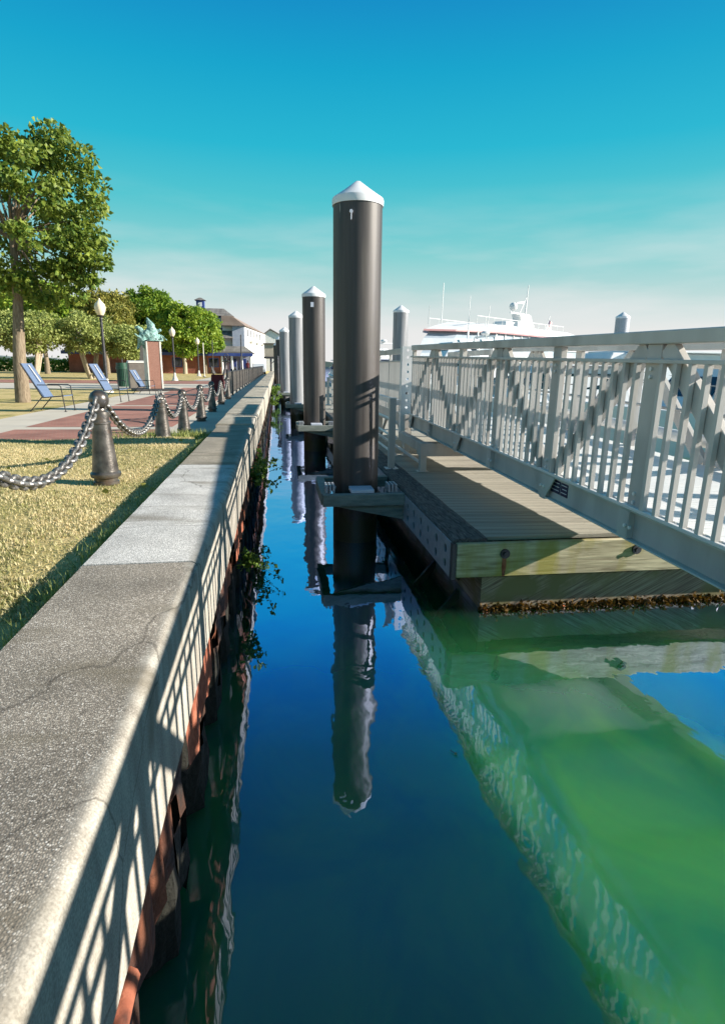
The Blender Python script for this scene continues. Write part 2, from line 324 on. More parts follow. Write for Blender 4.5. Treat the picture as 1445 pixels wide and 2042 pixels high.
MT['tan'] = mat('tan_boards', (.40, .34, .28), (.48, .42, .34), 2, .8, stretch=(6, 6, .3))
MT['bark'] = mat('bark', (.16, .12, .08), (.30, .24, .17), 9, .9, 0, .8, 20, stretch=(3, 3, .6), bdist=.03)
MT['palebark'] = mat('pale_bark', (.34, .28, .20), (.48, .41, .31), 9, .9, 0, .6, 20, stretch=(3, 3, .6))
MT['leaf_maple'] = leafmat('maple_leaf', (.06, .13, .02), (.29, .36, .06), 1.2, .35, 9)
MT['leaf_dark'] = leafmat('dark_leaf', (.07, .17, .02), (.32, .44, .05), .45, .3, 3)
MT['leaf_mid'] = leafmat('mid_leaf', (.10, .22, .025), (.40, .50, .06), .5, .35, 3)
MT['leaf_olive'] = leafmat('olive_leaf', (.18, .24, .06), (.46, .50, .16), .8, .3, 5)
MT['leaf_brown'] = leafmat('turning_leaf', (.15, .18, .035), (.40, .36, .09), .6, .3, 4)
MT['leaf_weed'] = leafmat('weed_leaf', (.06, .14, .02), (.20, .30, .05), 6, .4, 30)
MT['kelp'] = leafmat('kelp', (.018, .013, .004), (.19, .10, .014), 7, .2, 45)
MT['car'] = mat('silver_car', (.62, .66, .70), None, rough=.25, metal=.3)
MT['tyre'] = mat('tyre_rubber', (.015, .015, .016), None, rough=.8)
MT['maroon'] = mat('maroon_cloth', (.12, .02, .025), None, rough=.9)
MT['jeans'] = mat('dark_cloth', (.02, .022, .035), None, rough=.9)
MT['skin'] = mat('skin', (.45, .28, .20), None, rough=.6)
MT['concrete'] = mat('path_concrete', (.52, .465, .39), (.60, .54, .455), 1.2, .9, 0, .2, 60, c3=(.42, .39, .35), s3=.5, lo3=.5, hi3=.75)
MT['soil'] = mat('soil', (.10, .08, .05), (.16, .13, .08), 9, .95, 0, .6, 30)

# brick building wall and brick paving
def brickmat(name, c1, c2, mortar, bw, bh, rot=0):
    m = mat(name, c1); n, l, b = nodes(m)
    t = n.new('ShaderNodeTexCoord'); mp = n.new('ShaderNodeMapping'); l.new(t.outputs['Object'], mp.inputs[0]); mp.inputs['Rotation'].default_value = rot or (0, 0, 0)
    br = n.new('ShaderNodeTexBrick'); l.new(mp.outputs[0], br.inputs[0]); br.inputs['Scale'].default_value = 1
    br.inputs['Color1'].default_value = (*c1, 1); br.inputs['Color2'].default_value = (*c2, 1); br.inputs['Mortar'].default_value = (*mortar, 1)
    br.inputs['Brick Width'].default_value = bw; br.inputs['Row Height'].default_value = bh; br.inputs['Mortar Size'].default_value = .006
    nz = n.new('ShaderNodeTexNoise'); nz.inputs['Scale'].default_value = 1.1; nz.inputs['Detail'].default_value = 8; l.new(mp.outputs[0], nz.inputs[0])
    mr = n.new('ShaderNodeMapRange'); mr.inputs[1].default_value = .3; mr.inputs[2].default_value = .7; mr.inputs[3].default_value = .75; mr.inputs[4].default_value = 1.25; l.new(nz.outputs[0], mr.inputs[0])
    mx = n.new('ShaderNodeMix'); mx.data_type = 'RGBA'; mx.blend_type = 'MULTIPLY'; mx.inputs[0].default_value = 1; l.new(br.outputs[0], mx.inputs[6]); l.new(mr.outputs[0], mx.inputs[7])
    l.new(mx.outputs[2], b.inputs['Base Color']); b.inputs['Roughness'].default_value = .85
    return m
MT['brickpave'] = brickmat('brick_paving', (.30, .115, .085), (.38, .16, .12), (.30, .22, .18), .2, .1)
MT['brickwall'] = brickmat('brick_wall', (.26, .07, .045), (.33, .10, .065), (.30, .18, .14), .22, .075, (PI / 2, 0, 0))
def shingle():
    m = brickmat('grey_shingles', (.15, .14, .135), (.24, .225, .21), (.08, .075, .07), .35, .22, (rad(70), 0, 0)); return m
MT['shingle'] = shingle()

# timber fascia with moss and grain
def fascia_mat():
    m = mat('mossy_timber', (.3, .3, .2)); n, l, b = nodes(m)
    gr = n.new('ShaderNodeTexNoise'); gr.inputs['Scale'].default_value = 6; gr.inputs['Detail'].default_value = 9; gr.inputs['Distortion'].default_value = .6; l.new(texco(n, l, (.35, 1, 4.5)), gr.inputs[0])
    cr = n.new('ShaderNodeValToRGB'); l.new(gr.outputs[0], cr.inputs[0]); e = cr.color_ramp.elements
    e[0].position = .32; e[0].color = (.24, .20, .13, 1); e[1].position = .68; e[1].color = (.66, .59, .42, 1)
    ms = n.new('ShaderNodeTexNoise'); ms.inputs['Scale'].default_value = 2.2; ms.inputs['Detail'].default_value = 8; l.new(texco(n, l, (1.6, 1, .5)), ms.inputs[0])
    mr = n.new('ShaderNodeMapRange'); mr.inputs[1].default_value = .46; mr.inputs[2].default_value = .62; l.new(ms.outputs[0], mr.inputs[0])
    mm = n.new('ShaderNodeMath'); mm.operation = 'MULTIPLY'; mm.inputs[1].default_value = .8; l.new(mr.outputs[0], mm.inputs[0])
    mx = n.new('ShaderNodeMix'); mx.data_type = 'RGBA'; l.new(mm.outputs[0], mx.inputs[0]); l.new(cr.outputs[0], mx.inputs[6]); mx.inputs[7].default_value = (.33, .29, .05, 1)
    l.new(mx.outputs[2], b.inputs['Base Color']); b.inputs['Roughness'].default_value = .8
    bp = n.new('ShaderNodeBump'); bp.inputs['Strength'].default_value = .5; bp.inputs['Distance'].default_value = .01; l.new(gr.outputs[0], bp.inputs['Height']); l.new(bp.outputs[0], b.inputs['Normal'])
    return m
MT['fascia'] = fascia_mat()
def log_mat():
    m = mat('sawn_float_timber', (.3, .25, .2)); n, l, b = nodes(m)
    t = n.new('ShaderNodeTexCoord'); mp = n.new('ShaderNodeMapping'); l.new(t.outputs['Object'], mp.inputs[0]); mp.inputs['Rotation'].default_value = (0, rad(28), 0)
    m2 = n.new('ShaderNodeMapping'); l.new(mp.outputs[0], m2.inputs[0]); m2.inputs['Scale'].default_value = (1.0, 1, 26)
    wv = n.new('ShaderNodeTexNoise'); wv.inputs['Scale'].default_value = 2.4; wv.inputs['Detail'].default_value = 6; l.new(m2.outputs[0], wv.inputs[0])
    cr = n.new('ShaderNodeValToRGB'); l.new(wv.outputs[0], cr.inputs[0]); e = cr.color_ramp.elements
    e[0].position = .36; e[0].color = (.15, .105, .08, 1); e[1].position = .64; e[1].color = (.42, .36, .28, 1)
    nz = n.new('ShaderNodeTexNoise'); nz.inputs['Scale'].default_value = 3; nz.inputs['Detail'].default_value = 8; l.new(t.outputs['Object'], nz.inputs[0])
    mr = n.new('ShaderNodeMapRange'); mr.inputs[1].default_value = .45; mr.inputs[2].default_value = .6; l.new(nz.outputs[0], mr.inputs[0])
    mx = n.new('ShaderNodeMix'); mx.data_type = 'RGBA'; l.new(mr.outputs[0], mx.inputs[0]); l.new(cr.outputs[0], mx.inputs[6]); mx.inputs[7].default_value = (.20, .18, .085, 1)
    l.new(mx.outputs[2], b.inputs['Base Color']); b.inputs['Roughness'].default_value = .75
    return m
MT['log'] = log_mat()

# water: still harbour water, green and turbid below a mirror surface
def water_mat():
    m = bpy.data.materials.new('harbour_water'); m.use_nodes = True; n, l, b = nodes(m)
    b.inputs['Base Color'].default_value = (.014, .20, .060, 1); b.inputs['Roughness'].default_value = .6; b.inputs['Specular IOR Level'].default_value = 0
    b.inputs['Subsurface Weight'].default_value = 1.0; b.inputs['Subsurface Radius'].default_value = (.15, 1.0, .55); b.inputs['Subsurface Scale'].default_value = 2.2
    b.inputs['Base Color'].default_value = (.035, .20, .055, 1)
    tn = n.new('ShaderNodeTexNoise'); tn.inputs['Scale'].default_value = 1.3; tn.inputs['Detail'].default_value = 6; tn.inputs['Distortion'].default_value = .8; l.new(texco(n, l, (1.3, .8, 1)), tn.inputs[0])
    tr_ = n.new('ShaderNodeValToRGB'); l.new(tn.outputs[0], tr_.inputs[0]); tr_.color_ramp.elements[0].position = .38; tr_.color_ramp.elements[1].position = .64
    tr_.color_ramp.elements[0].color = (.018, .165, .085, 1); tr_.color_ramp.elements[1].color = (.050, .240, .075, 1); l.new(tr_.outputs[0], b.inputs['Base Color'])
    gl = n.new('ShaderNodeBsdfGlossy'); gl.inputs['Roughness'].default_value = .004; gl.inputs['Color'].default_value = (.55, .65, 1.0, 1)
    lw = n.new('ShaderNodeLayerWeight'); lw.inputs[0].default_value = .5
    cr = n.new('ShaderNodeValToRGB'); l.new(lw.outputs['Facing'], cr.inputs[0]); e = cr.color_ramp.elements
    e[0].position = .0; e[0].color = (.02,) * 3 + (1,); e[1].position = 1.0; e[1].color = (.99,) * 3 + (1,)
    for p, v in ((.16, .11), (.234, .17), (.33, .21), (.41, .27), (.50, .50), (.58, .84), (.66, .94), (.75, .97)):
        q = e.new(p); q.color = (v, v, v, 1)
    co = texco(n, l, (1, 1, 1))
    n1 = n.new('ShaderNodeTexNoise'); n1.inputs['Scale'].default_value = 1.2; n1.inputs['Detail'].default_value = 2.5; l.new(texco(n, l, (1.0, .75, 1)), n1.inputs[0])
    n2 = n.new('ShaderNodeTexNoise'); n2.inputs['Scale'].default_value = 8; n2.inputs['Detail'].default_value = 2; l.new(texco(n, l, (1, .6, 1)), n2.inputs[0])
    a = n.new('ShaderNodeMath'); a.operation = 'MULTIPLY_ADD'; l.new(n2.outputs[0], a.inputs[0]); a.inputs[1].default_value = .11; l.new(n1.outputs[0], a.inputs[2])
    bp = n.new('ShaderNodeBump'); bp.inputs['Strength'].default_value = 1.0; bp.inputs['Distance'].default_value = .010; l.new(a.outputs[0], bp.inputs['Height'])
    l.new(bp.outputs[0], gl.inputs['Normal'])
    ms = n.new('ShaderNodeMixShader'); l.new(cr.outputs[0], ms.inputs[0]); l.new(b.outputs[0], ms.inputs[1]); l.new(gl.outputs[0], ms.inputs[2])
    l.new(ms.outputs[0], n['Material Output'].inputs[0])
    return m
MT['water'] = water_mat()

# dry lawn
def lawn_mat():
    m = mat('dry_lawn', (.3, .25, .1)); n, l, b = nodes(m); co = texco(n, l)
    a = n.new('ShaderNodeTexNoise'); a.inputs['Scale'].default_value = 1.0; a.inputs['Detail'].default_value = 7; l.new(co, a.inputs[0])
    c = n.new('ShaderNodeTexNoise'); c.inputs['Scale'].default_value = 60; c.inputs['Detail'].default_value = 3; l.new(co, c.inputs[0])
    ad = n.new('ShaderNodeMath'); ad.operation = 'MULTIPLY_ADD'; l.new(c.outputs[0], ad.inputs[0]); ad.inputs[1].default_value = .35; l.new(a.outputs[0], ad.inputs[2])
    cr = n.new('ShaderNodeValToRGB'); l.new(ad.outputs[0], cr.inputs[0]); e = cr.color_ramp.elements
    e[0].position = .45; e[0].color = (.24, .23, .07, 1); e[1].position = .95; e[1].color = (.66, .52, .28, 1)
    q = e.new(.68); q.color = (.54, .43, .20, 1)
    l.new(cr.outputs[0], b.inputs['Base Color']); b.inputs['Roughness'].default_value = .95; b.inputs['Specular IOR Level'].default_value = .1
    bp = n.new('ShaderNodeBump'); bp.inputs['Strength'].default_value = .6; bp.inputs['Distance'].default_value = .02; l.new(c.outputs[0], bp.inputs['Height']); l.new(bp.outputs[0], b.inputs['Normal'])
    return m
MT['lawn'] = lawn_mat()
MT['grass'] = leafmat('grass_blade', (.31, .31, .12), (.78, .65, .40), 1.3, .3, 40)
# ------------------------------------------------------------------ setting
# water: one sheet from the wall out to the horizon
wb = MB(); wb.add([(-.62, -12, 0), (900, -12, 0), (900, 1500, 0), (-.62, 1500, 0)], [(0, 1, 2, 3)])
tag(wb.build('water', MT['water']), kind='structure')
bb = MB(); bb.add([(-900, -40, -3.5), (900, -40, -3.5), (900, 1500, -3.5), (-900, 1500, -3.5)], [(0, 1, 2, 3)])
tag(bb.build('seabed', MT['soil']), kind='structure')

def ground_z(x, y):
    t = min(1, max(0, (y - 8.6) / 1.9)); t = t * t * (3 - 2 * t)
    z = 1.285 * (1 - t) + 1.035 * t
    if y < 10: z += .02 * math.sin(x * 2.1 + y * 1.3) * (1 - t)
    return z
xs = [-.93 - .25 * i for i in range(24)] + [-8, -10, -14, -20, -40, -90, -200, -500]
ys = [-10 + 1.0 * i for i in range(12)] + [2 + .3 * i for i in range(30)] + [12, 16, 24, 40, 60, 90, 150, 300, 700, 1400]
gv = [(x, y, ground_z(x, y)) for y in ys for x in xs]; nx = len(xs)
gf = [(j * nx + i, j * nx + i + 1, (j + 1) * nx + i + 1, (j + 1) * nx + i) for j in range(len(ys) - 1) for i in range(nx - 1)]
tag(MB().add(gv, gf, True).build('lawn', MT['lawn']), kind='structure')
# land beyond the far end of the wall
lb = MB(); lb.prism([(-.95, -1), (-.95, 1.03), (1.2, 1.03), (1.2, -1)], 86, 400, 'y'); tag(lb.build('quay', MT['concrete']), kind='structure')

def sheet(name, polys, z, m):
    b_ = MB()
    for p in polys: b_.add([(x, y, z) for x, y in p], [tuple(range(len(p)))])
    return tag(b_.build(name, m), kind='structure')
def rect(x0, x1, y0, y1): return [(x0, y0), (x1, y0), (x1, y1), (x0, y1)]
sheet('path', [rect(-6.35, -.95, 10.0, 47), rect(-30, -6.35, 32, 40), rect(-6.5, -.95, 47, 86)], 1.044, MT['concrete'])
sheet('brick_paving', [rect(-5.1, -2.2, 10.15, 12.35), rect(-5.1, -2.2, 12.85, 19.2), rect(-5.1, -2.2, 19.6, 26.5), rect(-5.1, -2.2, 27.1, 34), rect(-30, -5.1, 40.6, 47.5), rect(-5.1, -2.2, 40.6, 47.5)], 1.049, MT['brickpave'])
sheet('paving_verge', [rect(-6.9, -6.4, 17, 32)], 1.044, MT['lawn'])

# far shore low hills
hv = []; hf = []
for i in range(60):
    x = -700 + i * 28; h = 6 + 5 * math.sin(i * .7) + 4 * math.sin(i * 1.9 + 1)
    hv += [(x, 900, -1), (x, 900, h), (x, 960, h * .9), (x, 960, -1)]
for i in range(59):
    for k in range(3): hf.append((i * 4 + k, i * 4 + k + 1, i * 4 + 5 + k, i * 4 + 4 + k))
tag(MB().add(hv, hf).build('hills', mat('far_shore', (.10, .14, .13), (.16, .20, .20), .02, .95)), kind='structure')

# ------------------------------------------------------------------ seawall
sw = thing('seawall', 'weathered concrete capped seawall on rusted sheet piling beside the water', 'seawall', (-.68, 0, 0))
def coping(y0, y1, mname, dz=0.0, dx=0.0, seed=0):
    zt = 1.404 + dz; xr = -.40 + dx; xl = -.954 - dx; r = .04
    prof = [(xl, .95), (xl, zt - .02), (xl + .02, zt)] + [(xr - r + r * math.sin(t), zt - r + r * math.cos(t)) for t in [PI / 2 * k / 6 for k in range(7)]] + [(xr, .885), (xr - .05, .865)]
    rr = random.Random(seed); n = max(2, int((y1 - y0) / .22)); vs = []; fs = []; k = len(prof)
    for i in range(n + 1):
        y = y0 + .006 + (y1 - y0 - .012) * i / n
        for j, (x, z) in enumerate(prof):
            jx = rr.uniform(-.003, .003) if 3 <= j <= 8 else 0
            jz = rr.uniform(-.014, .010) if j >= k - 2 else rr.uniform(-.0015, .0015)
            vs.append((x + jx, y, z + jz))
    for i in range(n):
        for j in range(k): fs.append((i * k + j, i * k + (j + 1) % k, (i + 1) * k + (j + 1) % k, (i + 1) * k + j))
    fs += [tuple(range(k)), tuple(n * k + j for j in range(k - 1, -1, -1))]
    b_ = MB(); b_.add(vs, fs, True); o = b_.build('coping_section', MT[mname], sw, world=True, sharp=35)
    return o
secs = [(-9, -2.6, 'agg_near', 0, 0), (-2.6, 2.8, 'agg_near', 0, 0), (2.8, 4.12, 'agg_white', .002, 0), (4.12, 5.74, 'agg_white', -.003, .004), (5.74, 9.5, 'agg_mid', 0, 0), (9.5, 11.4, 'agg_far', .025, .02)]
y = 11.4; i = 0
while y < 84:
    L = (5.9, 4.6, 5.2)[i % 3]; secs.append((y, min(y + L, 86), 'agg_far', .035 + .006 * (i % 2), .03)); y += L; i += 1
for k, (a, b_, m_, dz, dx) in enumerate(secs): coping(a, b_, m_, dz, dx, k)
# land fill behind
fb = MB(); fb.box(-.95, -.60, -9, 86, -2, .94); fb.build('wall_core', MT['wet_shade'], sw, world=True)
# sheet piles: one corrugation each, ragged edges
def sheet_mesh(seed):
    rr = random.Random(seed); P_ = .82
    pl = [(-.60, 0), (-.60, .16), (-.455, .27), (-.452, .57), (-.60, .68), (-.60, P_)]
    pts = []
    for (x0, y0), (x1, y1) in zip(pl[:-1], pl[1:]):
        for t in range(4): pts.append((x0 + (x1 - x0) * t / 4, y0 + (y1 - y0) * t / 4))
    pts.append(pl[-1]); nz_ = 14; vs = []; fs = []
    for k in range(nz_ + 1):
        z = -1.2 + 2.1 * k / nz_
        for (x, y_) in pts:
            edge = 1 if k > 7 else .4
            vs.append((x + rr.uniform(-.016, .016) * edge, y_ + rr.uniform(-.008, .008), z + rr.uniform(-.02, .02)))
    n_ = len(pts)
    for k in range(nz_):
        for j in range(n_ - 1):
            zc = -1.2 + 2.1 * k / nz_; outer = 8 <= j <= 11
            if outer and zc > -.1 and rr.random() < (.34 if zc > .25 else .16): continue   # rusted through
            fs.append((k * n_ + j, k * n_ + j + 1, (k + 1) * n_ + j + 1, (k + 1) * n_ + j))
    b_ = MB(); b_.add(vs, fs, False); return b_.mesh('sheet_pile')
sm_ = [sheet_mesh(k) for k in range(7)]
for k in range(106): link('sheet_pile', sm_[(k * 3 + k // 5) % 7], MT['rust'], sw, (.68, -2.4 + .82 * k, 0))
# rusted waler and broken pipe hanging at the near end
b_ = MB(); b_.tube([(-.415, .35 + .06 * k, .800 + .006 * math.sin(k)) for k in range(16)], .030, 10); b_.build('rusted_pipe', MT['rust_bright'], sw, world=True)
b_ = MB(); b_.tube([(-.418, -.6 + .1 * k, .74 + .01 * k) for k in range(9)], .034, 10); b_.build('rusted_pipe', MT['rust_bright'], sw, world=True)
for k, (ya, yb, z_) in enumerate(((1.25, 1.9, .80), (2.3, 3.1, .78), (3.5, 4.6, .80), (5.0, 6.2, .79), (6.6, 8.4, .80))):
    b_ = MB(); nn = 10
    vs = []; fs = []
    for i in range(nn + 1):
        yy = ya + (yb - ya) * i / nn; j1, j2 = random.uniform(-.05, .02), random.uniform(-.02, .02)
        vs += [(-.435, yy, .875), (-.415 + j2, yy, .86), (-.41 + j2, yy, z_ - .16 + j1), (-.44, yy, z_ - .18 + j1)]
    for i in range(nn):
        for q in range(3): fs.append((i * 4 + q, i * 4 + q + 1, i * 4 + 5 + q, i * 4 + 4 + q))
    b_.add(vs, fs); b_.build('rusted_flange', MT['rust_bright'] if k % 2 else MT['rust'], sw, world=True)
# ------------------------------------------------------------------ plants (leaf clouds)
def leaf_mesh(name, pts, size, up=.35, jitter=.7, elong=1.6, seed=1):
    r = np.random.default_rng(seed); pts = np.asarray(pts, float); n = len(pts)
    d = r.normal(size=(n, 3)); d[:, 2] -= up; d /= np.linalg.norm(d, axis=1)[:, None]
    a = r.normal(size=(n, 3)); s = np.cross(d, a); s /= np.linalg.norm(s, axis=1)[:, None] + 1e-9
    u = np.cross(s, d); L = size * (1 + jitter * r.uniform(-1, 1, n))[:, None]; w = L / elong
    v = np.stack([pts, pts + d * L * .5 + s * w * .5 + u * L * .12, pts + d * L, pts + d * L * .5 - s * w * .5 + u * L * .12], 1).reshape(-1, 3)
    f = np.arange(n)[:, None] * 4 + np.array([[0, 1, 2, 0, 2, 3]]); f = f.reshape(-1, 3)
    me = bpy.data.meshes.new(name); me.vertices.add(len(v)); me.vertices.foreach_set('co', v.ravel().astype(np.float32))
    me.loops.add(f.size); me.loops.foreach_set('vertex_index', f.ravel().astype(np.int32)); me.polygons.add(len(f)); me.polygons.foreach_set('loop_start', np.arange(0, f.size, 3, dtype=np.int32))
    me.update(calc_edges=True); return me
def clump_points(clumps, seed=1):
    r = np.random.default_rng(seed); out = []
    for (c, rr, n) in clumps:
        d = r.normal(size=(n, 3)); d /= np.linalg.norm(d, axis=1)[:, None]
        q = r.uniform(0.25, 1, n) ** .45
        out.append(np.array(c) + d * q[:, None] * np.array(rr))
    return np.concatenate(out)
def crown(center, radii, nclump, per, csize, seed):
    r = np.random.default_rng(seed); cl = []
    for _ in range(nclump):
        d = r.normal(size=3); d /= np.linalg.norm(d); q = r.uniform(.35, 1) ** .5
        c = np.array(center) + d * q * np.array(radii); s = csize * r.uniform(.6, 1.35)
        cl.append((c, (s, s, s * .72), int(per * r.uniform(.6, 1.3))))
    return cl
def tree(name, label, base, stems, clumps, leaf, lm, bm_, seed, group=None, cat='tree'):
    t = thing(name, label, cat, base, 0, group)
    b0 = Vector(base); mb = MB()
    for pts, r0, r1 in stems:
        k = len(pts); mb.tube(pts, [r0 + (r1 - r0) * i / (k - 1) for i in range(k)], 9)
    # limbs towards clumps
    tops = [Vector(p[0][-1]) for p in stems]; rr = random.Random(seed)
    for (c, s, n) in clumps[::max(1, len(clumps) // 26)]:
        a = min(tops, key=lambda q: (q - Vector(c)).length); e = Vector(c); m_ = a.lerp(e, .5) + Vector((rr.uniform(-.2, .2), rr.uniform(-.2, .2), .12 * (e - a).length))
        r1 = stems[0][2] * .55; mb.tube([a, a.lerp(m_, .5) + Vector((0, 0, .05)), m_, e], [r1, r1 * .8, r1 * .5, r1 * .15], 6)
    mb.build('trunk', bm_, t, world=True)
    pts = clump_points(clumps, seed) - np.array(base)
    link('crown', leaf_mesh('crown', pts, leaf, seed=seed), lm, t)
    return t

# ------------------------------------------------------------------ piles
def weather_pile(m):
    n, l, b = nodes(m); src = b.inputs['Base Color'].links[0].from_socket; t = n.new('ShaderNodeTexCoord'); sp = n.new('ShaderNodeSeparateXYZ'); l.new(t.outputs['Object'], sp.inputs[0])
    st = n.new('ShaderNodeTexNoise'); st.inputs['Scale'].default_value = 5; st.inputs['Detail'].default_value = 7; l.new(texco(n, l, (3, 3, .12)), st.inputs[0])
    sr = n.new('ShaderNodeMapRange'); sr.inputs[1].default_value = .3; sr.inputs[2].default_value = .75; sr.inputs[3].default_value = .65; sr.inputs[4].default_value = 1.5; l.new(st.outputs[0], sr.inputs[0])
    m1 = n.new('ShaderNodeMix'); m1.data_type = 'RGBA'; m1.blend_type = 'MULTIPLY'; m1.inputs[0].default_value = 1; l.new(src, m1.inputs[6]); l.new(sr.outputs[0], m1.inputs[7])
    # bird droppings running down from under the cap
    dn = n.new('ShaderNodeTexNoise'); dn.inputs['Scale'].default_value = 6; dn.inputs['Detail'].default_value = 3; l.new(texco(n, l, (3.2, 3.2, .35)), dn.inputs[0])
    hz = n.new('ShaderNodeMapRange'); hz.inputs[1].default_value = 2.6; hz.inputs[2].default_value = 4.3; hz.inputs[3].default_value = -.10; hz.inputs[4].default_value = .03; l.new(sp.outputs[2], hz.inputs[0])
    ad = n.new('ShaderNodeMath'); ad.operation = 'ADD'; l.new(dn.outputs[0], ad.inputs[0]); l.new(hz.outputs[0], ad.inputs[1])
    dr = n.new('ShaderNodeMapRange'); dr.inputs[1].default_value = .70; dr.inputs[2].default_value = .76; dr.inputs[4].default_value = .55; l.new(ad.outputs[0], dr.inputs[0])
    m2 = n.new('ShaderNodeMix'); m2.data_type = 'RGBA'; l.new(dr.outputs[0], m2.inputs[0]); l.new(m1.outputs[2], m2.inputs[6]); m2.inputs[7].default_value = (.50, .49, .46, 1)
    # tide band
    tn = n.new('ShaderNodeTexNoise'); tn.inputs['Scale'].default_value = 9; tn.inputs['Detail'].default_value = 6; l.new(t.outputs['Object'], tn.inputs[0])
    tz = n.new('ShaderNodeMath'); tz.operation = 'MULTIPLY_ADD'; l.new(tn.outputs[0], tz.inputs[0]); tz.inputs[1].default_value = -.35; l.new(sp.outputs[2], tz.inputs[2])
    tr = n.new('ShaderNodeMapRange'); tr.inputs[1].default_value = .22; tr.inputs[2].default_value = .12; l.new(tz.outputs[0], tr.inputs[0])
    m3 = n.new('ShaderNodeMix'); m3.data_type = 'RGBA'; l.new(tr.outputs[0], m3.inputs[0]); l.new(m2.outputs[2], m3.inputs[6]); m3.inputs[7].default_value = (.035, .036, .014, 1)
    l.new(m3.outputs[2], b.inputs['Base Color'])
    ro = n.new('ShaderNodeMapRange'); ro.inputs[3].default_value = .34; ro.inputs[4].default_value = .62; l.new(st.outputs[0], ro.inputs[0]); l.new(ro.outputs[0], b.inputs['Roughness'])
for k_ in ('black_sleeve', 'grey_sleeve'): weather_pile(MT[k_])
def pile(x, y, apex, m_, label, r=.305, extra=None, name='mooring_pile'):
    t = thing(name, label, 'pile', (x, y, 0), 0, 'capped piles holding the floating docks')
    sh = apex - .215
    b_ = MB(); b_.lathe([(r, -3.4), (r, sh)], 40); b_.build('sleeve', m_, t)
    b_ = MB(); R_ = r * 1.035
    b_.lathe([(R_ - .02, sh - .075), (R_, sh - .075), (R_ + .004, sh - .01), (R_ * .985, sh + .012), (R_ * .5, sh + .115), (.03, sh + .208), (0, sh + .215)], 40)
    b_.build('cap', MT['cap'], t, sharp=28)
    if extra == 'bolt':
        b_ = MB(); b_.tube([(-.118, -.285, sh - .20), (-.121, -.335, sh - .20)], .020, 8); b_.tube([(-.121, -.33, sh - .215), (-.121, -.318, sh - .29)], .006, 6); b_.build('eye_bolt', MT['pad'], t)
    if extra == 'tag':
        b_ = MB(); b_.box(-.10, -.02, -.312, -.300, sh - .34, sh - .22); b_.build('number_tag', MT['pad'], t)
    return t
p1 = pile(1.03, 7.86, 4.53, MT['black_sleeve'], 'tall black pile with white cone cap, nearest the camera', extra='bolt')
p2 = pile(1.01, 16.6, 4.38, MT['black_sleeve'], 'second black pile in the row with small white tag near top', extra='tag')
p3 = pile(.824, 25.5, 4.50, MT['grey_sleeve'], 'light grey pile just beyond the second black pile')
p4 = pile(.482, 36.0, 4.47, MT['grey_sleeve'], 'fourth pile of the row, grey, before the dark far piles')
p5 = pile(.243, 48.0, 4.50, MT['black_sleeve'], 'fifth pile of the row, dark and far off')
p6 = pile(.003, 60.0, 4.45, MT['black_sleeve'], 'farthest dark pile at the end of the row')
r1_ = pile(4.89, 23.9, 4.67, MT['grey_sleeve'], 'grey pile standing right of the tall black pile, behind the platform railing')
r2_ = pile(15.5, 25.9, 4.83, MT['galv'], 'dark blue-grey pile rising above the gangway rail at right')
r3_ = pile(9.75, 30.5, 3.35, MT['galv'], 'short pile with white cap below the ferry, behind the gangway rail')

